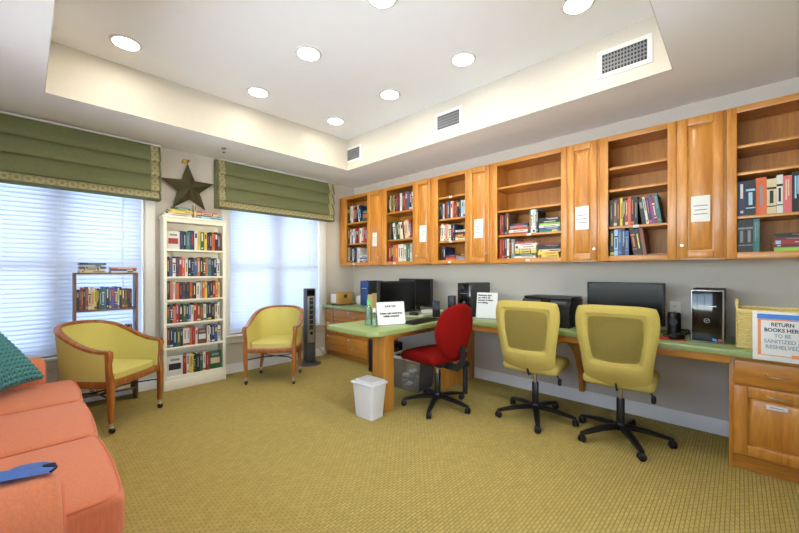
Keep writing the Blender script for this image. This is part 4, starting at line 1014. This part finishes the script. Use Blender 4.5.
# ---------------------------------------------------------------- sofa
r = thing('sofa', 'coral pink fabric sofa with three seat cushions in the left foreground', 'sofa', (-.25, 2.5, 0), 0)
cf = 'coral_fabric'
SY0, SY1 = 1.29, 3.77; ox, oy = -.25, 2.5
b = MB(); b.rbox(((-.68+.235)/2-ox, 0+.03, .19), ((.235+.68)/2, (SY1-SY0)/2-.09, .155), .03, cf, 10); b.build('sofa_base', r)
for sy in (SY0+.3, SY1-.3):
    for xx in (.13, -.6):
        b = MB(); b.lathe([(0, 0), (.018, 0), (.026, .04), (0, .04)], cherry, (xx-ox, sy-oy, 0), 14); b.build('foot', r)
cy = [1.565, 2.245, 2.905, 3.525]
for i in range(3):
    y0, y1 = cy[i], cy[i+1]; c = (y0+y1)/2
    b = MB(); X0_, X1_ = -.42, .245; zc_ = .39; hy = (y1-y0)/2-.003
    b.rbox(((X0_+X1_)/2-ox, c-oy, zc_), ((X1_-X0_)/2, hy, .078), .028, cf, 22, crown=.03, fn=lambda p: (p.x+.014*(1-(p.y/hy)**2)*(1 if p.x > 0 else 0)*(p.x/.33), p.y, p.z)); cu = b.build('seat_cushion', r)
    b = MB(); xa = X1_-ox-.012; 
    loop = []
    for (px_, py_) in [(-1, -1), (1, -1), (1, 1), (-1, 1)]: pass
    for q in range(81):
        a = 2*pi*q/80; ca, sa = cos(a), sin(a); ex = .16
        px_ = (abs(ca)**ex)*(1 if ca >= 0 else -1); py_ = (abs(sa)**ex)*(1 if sa >= 0 else -1)
        hx = (X1_-X0_)/2-.008; yy_ = py_*(hy-.008); xx_ = px_*hx; xx_ += .014*(1-(yy_/hy)**2)*max(0, xx_)/.33
        loop.append(((X0_+X1_)/2-ox+xx_, c-oy+yy_, zc_+.078-.006))
    b.tube(loop, .005, 'coral_piping', 6, cap=False); b.build('piping', cu)
    b = MB(); b.rbox((-.47-ox, c-oy, .62), (.10, hy, .21), .07, cf, 14, fn=lambda p: (p.x-.05*(p.z/.2), p.y, p.z)); b.build('back_cushion', r)
b = MB(); b.rbox((-.62-ox, .03, .47), (.09, (SY1-SY0)/2-.05, .36), .06, cf, 14); b.build('sofa_back', r)
for (c, s) in ((1.435, -1), (3.65, 1)):
    b = MB(); x1 = .075 if s < 0 else .10
    zA = .545 if s < 0 else .50; prof = arc(0, zA, .135, -35, 215, 18)+[(-.095, .40), (-.095, .06), (.095, .06), (.095, .40)]
    # outline across the arm, extruded front to back with a rounded front
    rings = []
    xs_ = [x1, x1-.004, x1-.015, x1-.035, x1-.06, -.3, -.66]; sc_ = [.80, .88, .95, .985, 1, 1, 1]
    for xx, sc2 in zip(xs_, sc_): rings.append([b.bm.verts.new((xx-ox, c-oy+u*sc2, .34+(v-.34)*sc2)) for u, v in prof])
    n = len(prof); fs = [b.bm.faces.new(rings[0]), b.bm.faces.new(rings[-1][::-1])]
    for i in range(len(rings)-1):
        for j in range(n): fs.append(b.bm.faces.new((rings[i][j], rings[i+1][j], rings[i+1][(j+1) % n], rings[i][(j+1) % n])))
    b._fin(fs, cf, True); b.build('arm', r, fixn=True)
    b = MB(); b.tube([(x1-.001-ox, c-oy+u*.84, .34+(v-.34)*.84) for u, v in prof], .005, 'coral_piping', 6); b.build('piping', r)
# knitted pillow leaning on the far arm
PW = .25
def knit(u, v, side):
    x, y = (u*2-1), (v*2-1)
    k = (1-x**6)*(1-y**6); th = .085*max(0, (1-x*x))**.45*max(0, (1-y*y))**.45
    return Vector((x*PW*(1-.10*(1-y*y)), y*PW*(1-.10*(1-x*x)), side*th))
b = MB()
for side in (-1, 1): b.grid(lambda u, v: knit(u, v, side), 40, 40, 'teal_knit')
NC, NR = 13, 17
for i in range(NC):
    for j in range(NR):
        for sd in (-1, 1):
            u = (i+.5+sd*.235)/NC; v = (j+.5)/NR; ln = .5/NR*.95/.5
            p0 = knit(min(.985, max(.015, u+sd*.22/NC)), min(.985, v+ln*.62), 1); p1 = knit(u, v, 1); p2 = knit(min(.985, max(.015, u-sd*.16/NC)), max(.015, v-ln*.62), 1)
            q = .75 if (i+j) % 2 else 1.0
            b.tube([p0, p0.lerp(p1, .5)+Vector((0, 0, .006)), p1+Vector((0, 0, .009)), p1.lerp(p2, .5)+Vector((0, 0, .006)), p2], [.003, .0078, .0092, .0078, .003], 'teal_knit', 7, cap=False)
p = b.build('pillow', fixn=True, weld=.0003)
px_, py_, pz_ = Vector((.57, .822, 0)), Vector((-.527, .366, .766)), Vector((.628, -.437, .641))
pc_ = Vector((.055, 3.39, .497))-px_*.25+py_*.25+pz_*.05
p.matrix_world = Matrix(((px_.x, py_.x, pz_.x, pc_.x), (px_.y, py_.y, pz_.y, pc_.y), (px_.z, py_.z, pz_.z, pc_.z), (0, 0, 0, 1))); tag(p, 'teal chunky knitted cushion leaning at the far end of the coral sofa', 'cushion')
# blue cloth over the near arm
def cloth(u, v):
    x = -.30+.35*u+.012*sin(9*v); y = 1.412+.115*v+.006*sin(12*u)
    dy = (y-1.435)/.135
    z_ = .545+.1365*sqrt(max(0, 1-min(1, dy*dy)))+.003
    z_ += (.075*abs(sin(5.5*u+3*v))*(1-u)**.5*(.3+.7*v)+.008*(1+sin(14*v+6*u))*(1-u))
    return Vector((x, y, z_))
b = MB(); b.grid(cloth, 40, 30, 'blue_cloth'); bmesh.ops.solidify(b.bm, geom=b.bm.faces[:], thickness=-.003); c = b.build('cloth', fixn=True)
tag(c, 'crumpled blue cloth lying over the near arm of the coral sofa', 'cloth')
b = MB(); b.tube([cloth(1, q/30)+Vector((.0, 0, .002)) for q in range(31)], .004, 'navy_trim', 6); b.build('hem', c)

# ---------------------------------------------------------------- star, fan, bins
r = thing('star_decoration', 'dark metal barn star hanging on the wall above the cream bookcase', 'wall decoration', (1.264, D_-.05, 2.175))
b = MB(); R1, R2 = .284, .118; ctr = b.bm.verts.new((0, -.09, 0)); ctb = b.bm.verts.new((0, .02, 0)); ring = []
for i in range(10):
    a = pi/2+i*pi/5+radians(2); rr = R1 if i % 2 == 0 else R2; ring.append(b.bm.verts.new((rr*cos(a), 0.0, rr*sin(a))))
fs = []
for i in range(10): fs.append(b.bm.faces.new((ctr, ring[i], ring[(i+1) % 10]))); fs.append(b.bm.faces.new((ctb, ring[(i+1) % 10], ring[i])))
b._fin(fs, 'rusted_star'); b.build('star', r, fixn=True)
b = MB(); b.tube([(-.012, -.004, .285), (-.01, -.012, .31), (.0, -.014, .32), (.012, -.01, .305)], .004, 'matte_black', 6); b.build('hook', r)
b = MB(); b.rbox((-.022, .02, .31), (.032, .014, .018), .012, 'brass', 6); b.rbox((-.042, .02, .297), (.02, .012, .014), .010, 'brass', 6); b.build('bow', r)

r = thing('tower_fan', 'grey tower fan standing by the window beside the armchair', 'fan', (2.66, 4.22, 0), radians(-14))
b = MB(); b.lathe([(0, 0), (.15, 0), (.15, .012), (.13, .022), (.05, .034), (.05, .05), (0, .05)], 'fan_grey', n=36); b.build('fan_base', r)
def fanbody(b, z0, z1, m, s=1.0, y0=-.065, y1=.065, hw=.072):
    pr_ = [(hw*.70*s, y0*s), (hw*s, y0*s*.5), (hw*s, y1*s*.6), (hw*.6*s, y1*s), (-hw*.6*s, y1*s), (-hw*s, y1*s*.6), (-hw*s, y0*s*.5), (-hw*.70*s, y0*s)]
    b.prism(pr_, 2, z0, z1, m, .006)
b = MB(); fanbody(b, .05, 1.02, 'fan_grey'); b.build('housing', r, fixn=True)
b = MB(); b.prism([(.05, -.064), (-.05, -.064), (-.04, -.076), (.04, -.076)], 2, .30, .915, 'silver', .002); f = b.build('front_grille', r, fixn=True)
b = MB()
for (z0, z1) in ((.475+.0, .535), (.545, .60), (.61, .665), (.675, .73), (.74, .795), (.805, .86), (.868, .90)): b.box(-.026, .026, -.0785, -.076, z0, z1, 'vent_dark')
b.build('air_slots', f)
b = MB(); b.lathe([(0, 0), (.020, 0), (.020, -.006), (0, -.006)], 'gloss_black', (0, -.076, .425), 18, axis='y'); b.build('control_dial', f)
b = MB(); b.prism([(.055, -.063), (-.055, -.063), (-.042, -.078), (.042, -.078)], 2, .925, 1.015, 'gloss_black', .002); b.build('control_head', r, fixn=True)
cable([(2.80, 4.38, .02), (2.88, 4.41, .008), (2.98, 4.30, .006), (3.06, 4.28, .006), (3.08, 4.42, .01), (3.04, 4.49, .05), (3.0, 4.495, .12)], .004, 'mid_grey', 'fan_cord', 'grey fan cord curling on the carpet beside the corner cabinet')

def taper_bin(b, w0, d0, w1, d1, h, m, th=.003):
    o0 = [(-w0, -d0), (w0, -d0), (w0, d0), (-w0, d0)]; o1 = [(-w1, -d1), (w1, -d1), (w1, d1), (-w1, d1)]
    def rr(P, rad):
        out = []; hw_, hd_ = abs(P[0][0]), abs(P[0][1])
        for (sx, sy, a0_) in ((1, -1, -90), (1, 1, 0), (-1, 1, 90), (-1, -1, 180)): out += arc(sx*(hw_-rad), sy*(hd_-rad), rad, a0_, a0_+90, 4)
        return out
    A, B = rr(o0, .02), rr(o1, .025); A2, B2 = rr([(p[0]*(1-th/w0), p[1]*(1-th/d0)) for p in o0], .018), rr([(p[0]*(1-th/w1), p[1]*(1-th/d1)) for p in o1], .023)
    n = len(A); va = [b.bm.verts.new((x, y, 0)) for x, y in A]; vb = [b.bm.verts.new((x, y, h)) for x, y in B]; vc = [b.bm.verts.new((x, y, h)) for x, y in B2]; vd = [b.bm.verts.new((x, y, .004)) for x, y in A2]
    fs = [b.bm.faces.new(va[::-1]), b.bm.faces.new(vd)]
    for j in range(n):
        k_ = (j+1) % n
        for p, q in ((va, vb), (vb, vc), (vc, vd)): fs.append(b.bm.faces.new((p[j], p[k_], q[k_], q[j])))
    b._fin(fs, m, True)
    return rr
r = thing('waste_bin', 'white plastic waste bin with a sunken lid beside the maple post', 'bin', (2.06, 2.325, 0), radians(4))
b = MB(); taper_bin(b, .074, .10, .092, .125, .285, 'white_plastic'); b.build('bin_body', r, fixn=True)
b = MB(); b.rbox((0, 0, .293), (.101, .134, .012), .010, 'white_plastic', 8); b.build('lid_rim', r)
b = MB(); b.rbox((0, -.01, .312), (.078, .108, .010), .008, 'white_plastic', 8); b.build('lid_flap', r)
r = thing('storage_bin', 'clear plastic storage bin with white rim under the peninsula', 'bin', (2.90, 2.57, 0), radians(6))
b = MB(); taper_bin(b, .14, .17, .165, .20, .34, 'clear_plastic'); b.build('bin_body', r, fixn=True)
b = MB(); b.tube([(-.165, -.20, .34), (.165, -.20, .34), (.165, .20, .34), (-.165, .20, .34), (-.165, -.20, .34)], .016, 'white_plastic', 8); b.build('bin_rim', r)
b = MB()
for i in range(9): b.rbox((random.uniform(-.07, .07), random.uniform(-.1, .1), .04+.022*i), (random.uniform(.03, .05), random.uniform(.03, .05), .018), .015, ['white_plastic', 'mid_grey', 'skin_grey', 'tan_card', 'paper', 'mid_grey', 'white_plastic', 'skin_grey', 'tan_card'][i], 5)
b.build('bin_contents', r)
r = thing('computer_tower', 'black computer tower standing on the carpet under the peninsula', 'computer', (3.06, 2.95, 0), 0, 'desktop computer towers')
b = MB(); b.box(-.09, .09, .02, .42, 0, .40, 'matte_black', .004); b.build('case', r)
b = MB(); b.box(-.09, .09, 0, .02, .002, .398, 'black_plastic', .004); b.lathe([(0, -.002), (.01, -.002), (.01, 0), (0, 0)], 'silver', (0, 0, .33), 12, axis='y'); b.build('front_bezel', r)

# ---------------------------------------------------------------- light, world, camera
w = bpy.data.worlds.new('World'); bpy.context.scene.world = w; w.use_nodes = True
n, l = w.node_tree.nodes, w.node_tree.links
bg = n['Background']; sky = n.new('ShaderNodeTexSky'); sky.sky_type = 'NISHITA'; sky.sun_disc = False; sky.sun_elevation = radians(40); sky.sun_rotation = radians(200)
mx = n.new('ShaderNodeMix'); mx.data_type = 'RGBA'; mx.inputs[0].default_value = .75; mx.inputs[7].default_value = (.97, .97, .98, 1)
l.new(sky.outputs[0], mx.inputs[6])
# raised glow below the horizon, added to light the ceiling; softer sky above
tc = n.new('ShaderNodeTexCoord'); sx = n.new('ShaderNodeSeparateXYZ'); l.new(tc.outputs['Generated'], sx.inputs[0])
mr = n.new('ShaderNodeMapRange'); mr.inputs[1].default_value = -.12; mr.inputs[2].default_value = .12; mr.inputs[3].default_value = 13.5; mr.inputs[4].default_value = 3.0
l.new(sx.outputs['Z'], mr.inputs[0]); l.new(mr.outputs[0], bg.inputs[1]); l.new(mx.outputs[2], bg.inputs[0])
sc = bpy.context.scene
cam = bpy.data.cameras.new('Camera'); co = bpy.data.objects.new('Camera', cam); COL.objects.link(co)
co.location = (0, 0, 1.25); co.rotation_euler = (radians(90), 0, radians(-46.37)); cam.sensor_width = 36; cam.lens = 357/799*36; cam.shift_y = 4.9/799; cam.clip_start = .02
sc.camera = co
vs = sc.view_settings; sc.display_settings.display_device = 'sRGB'; vs.view_transform = 'Standard'; vs.look = 'None'; vs.gamma = 1; vs.use_curve_mapping = False; vs.exposure = 0.15
print('BOOKS', NB[0])
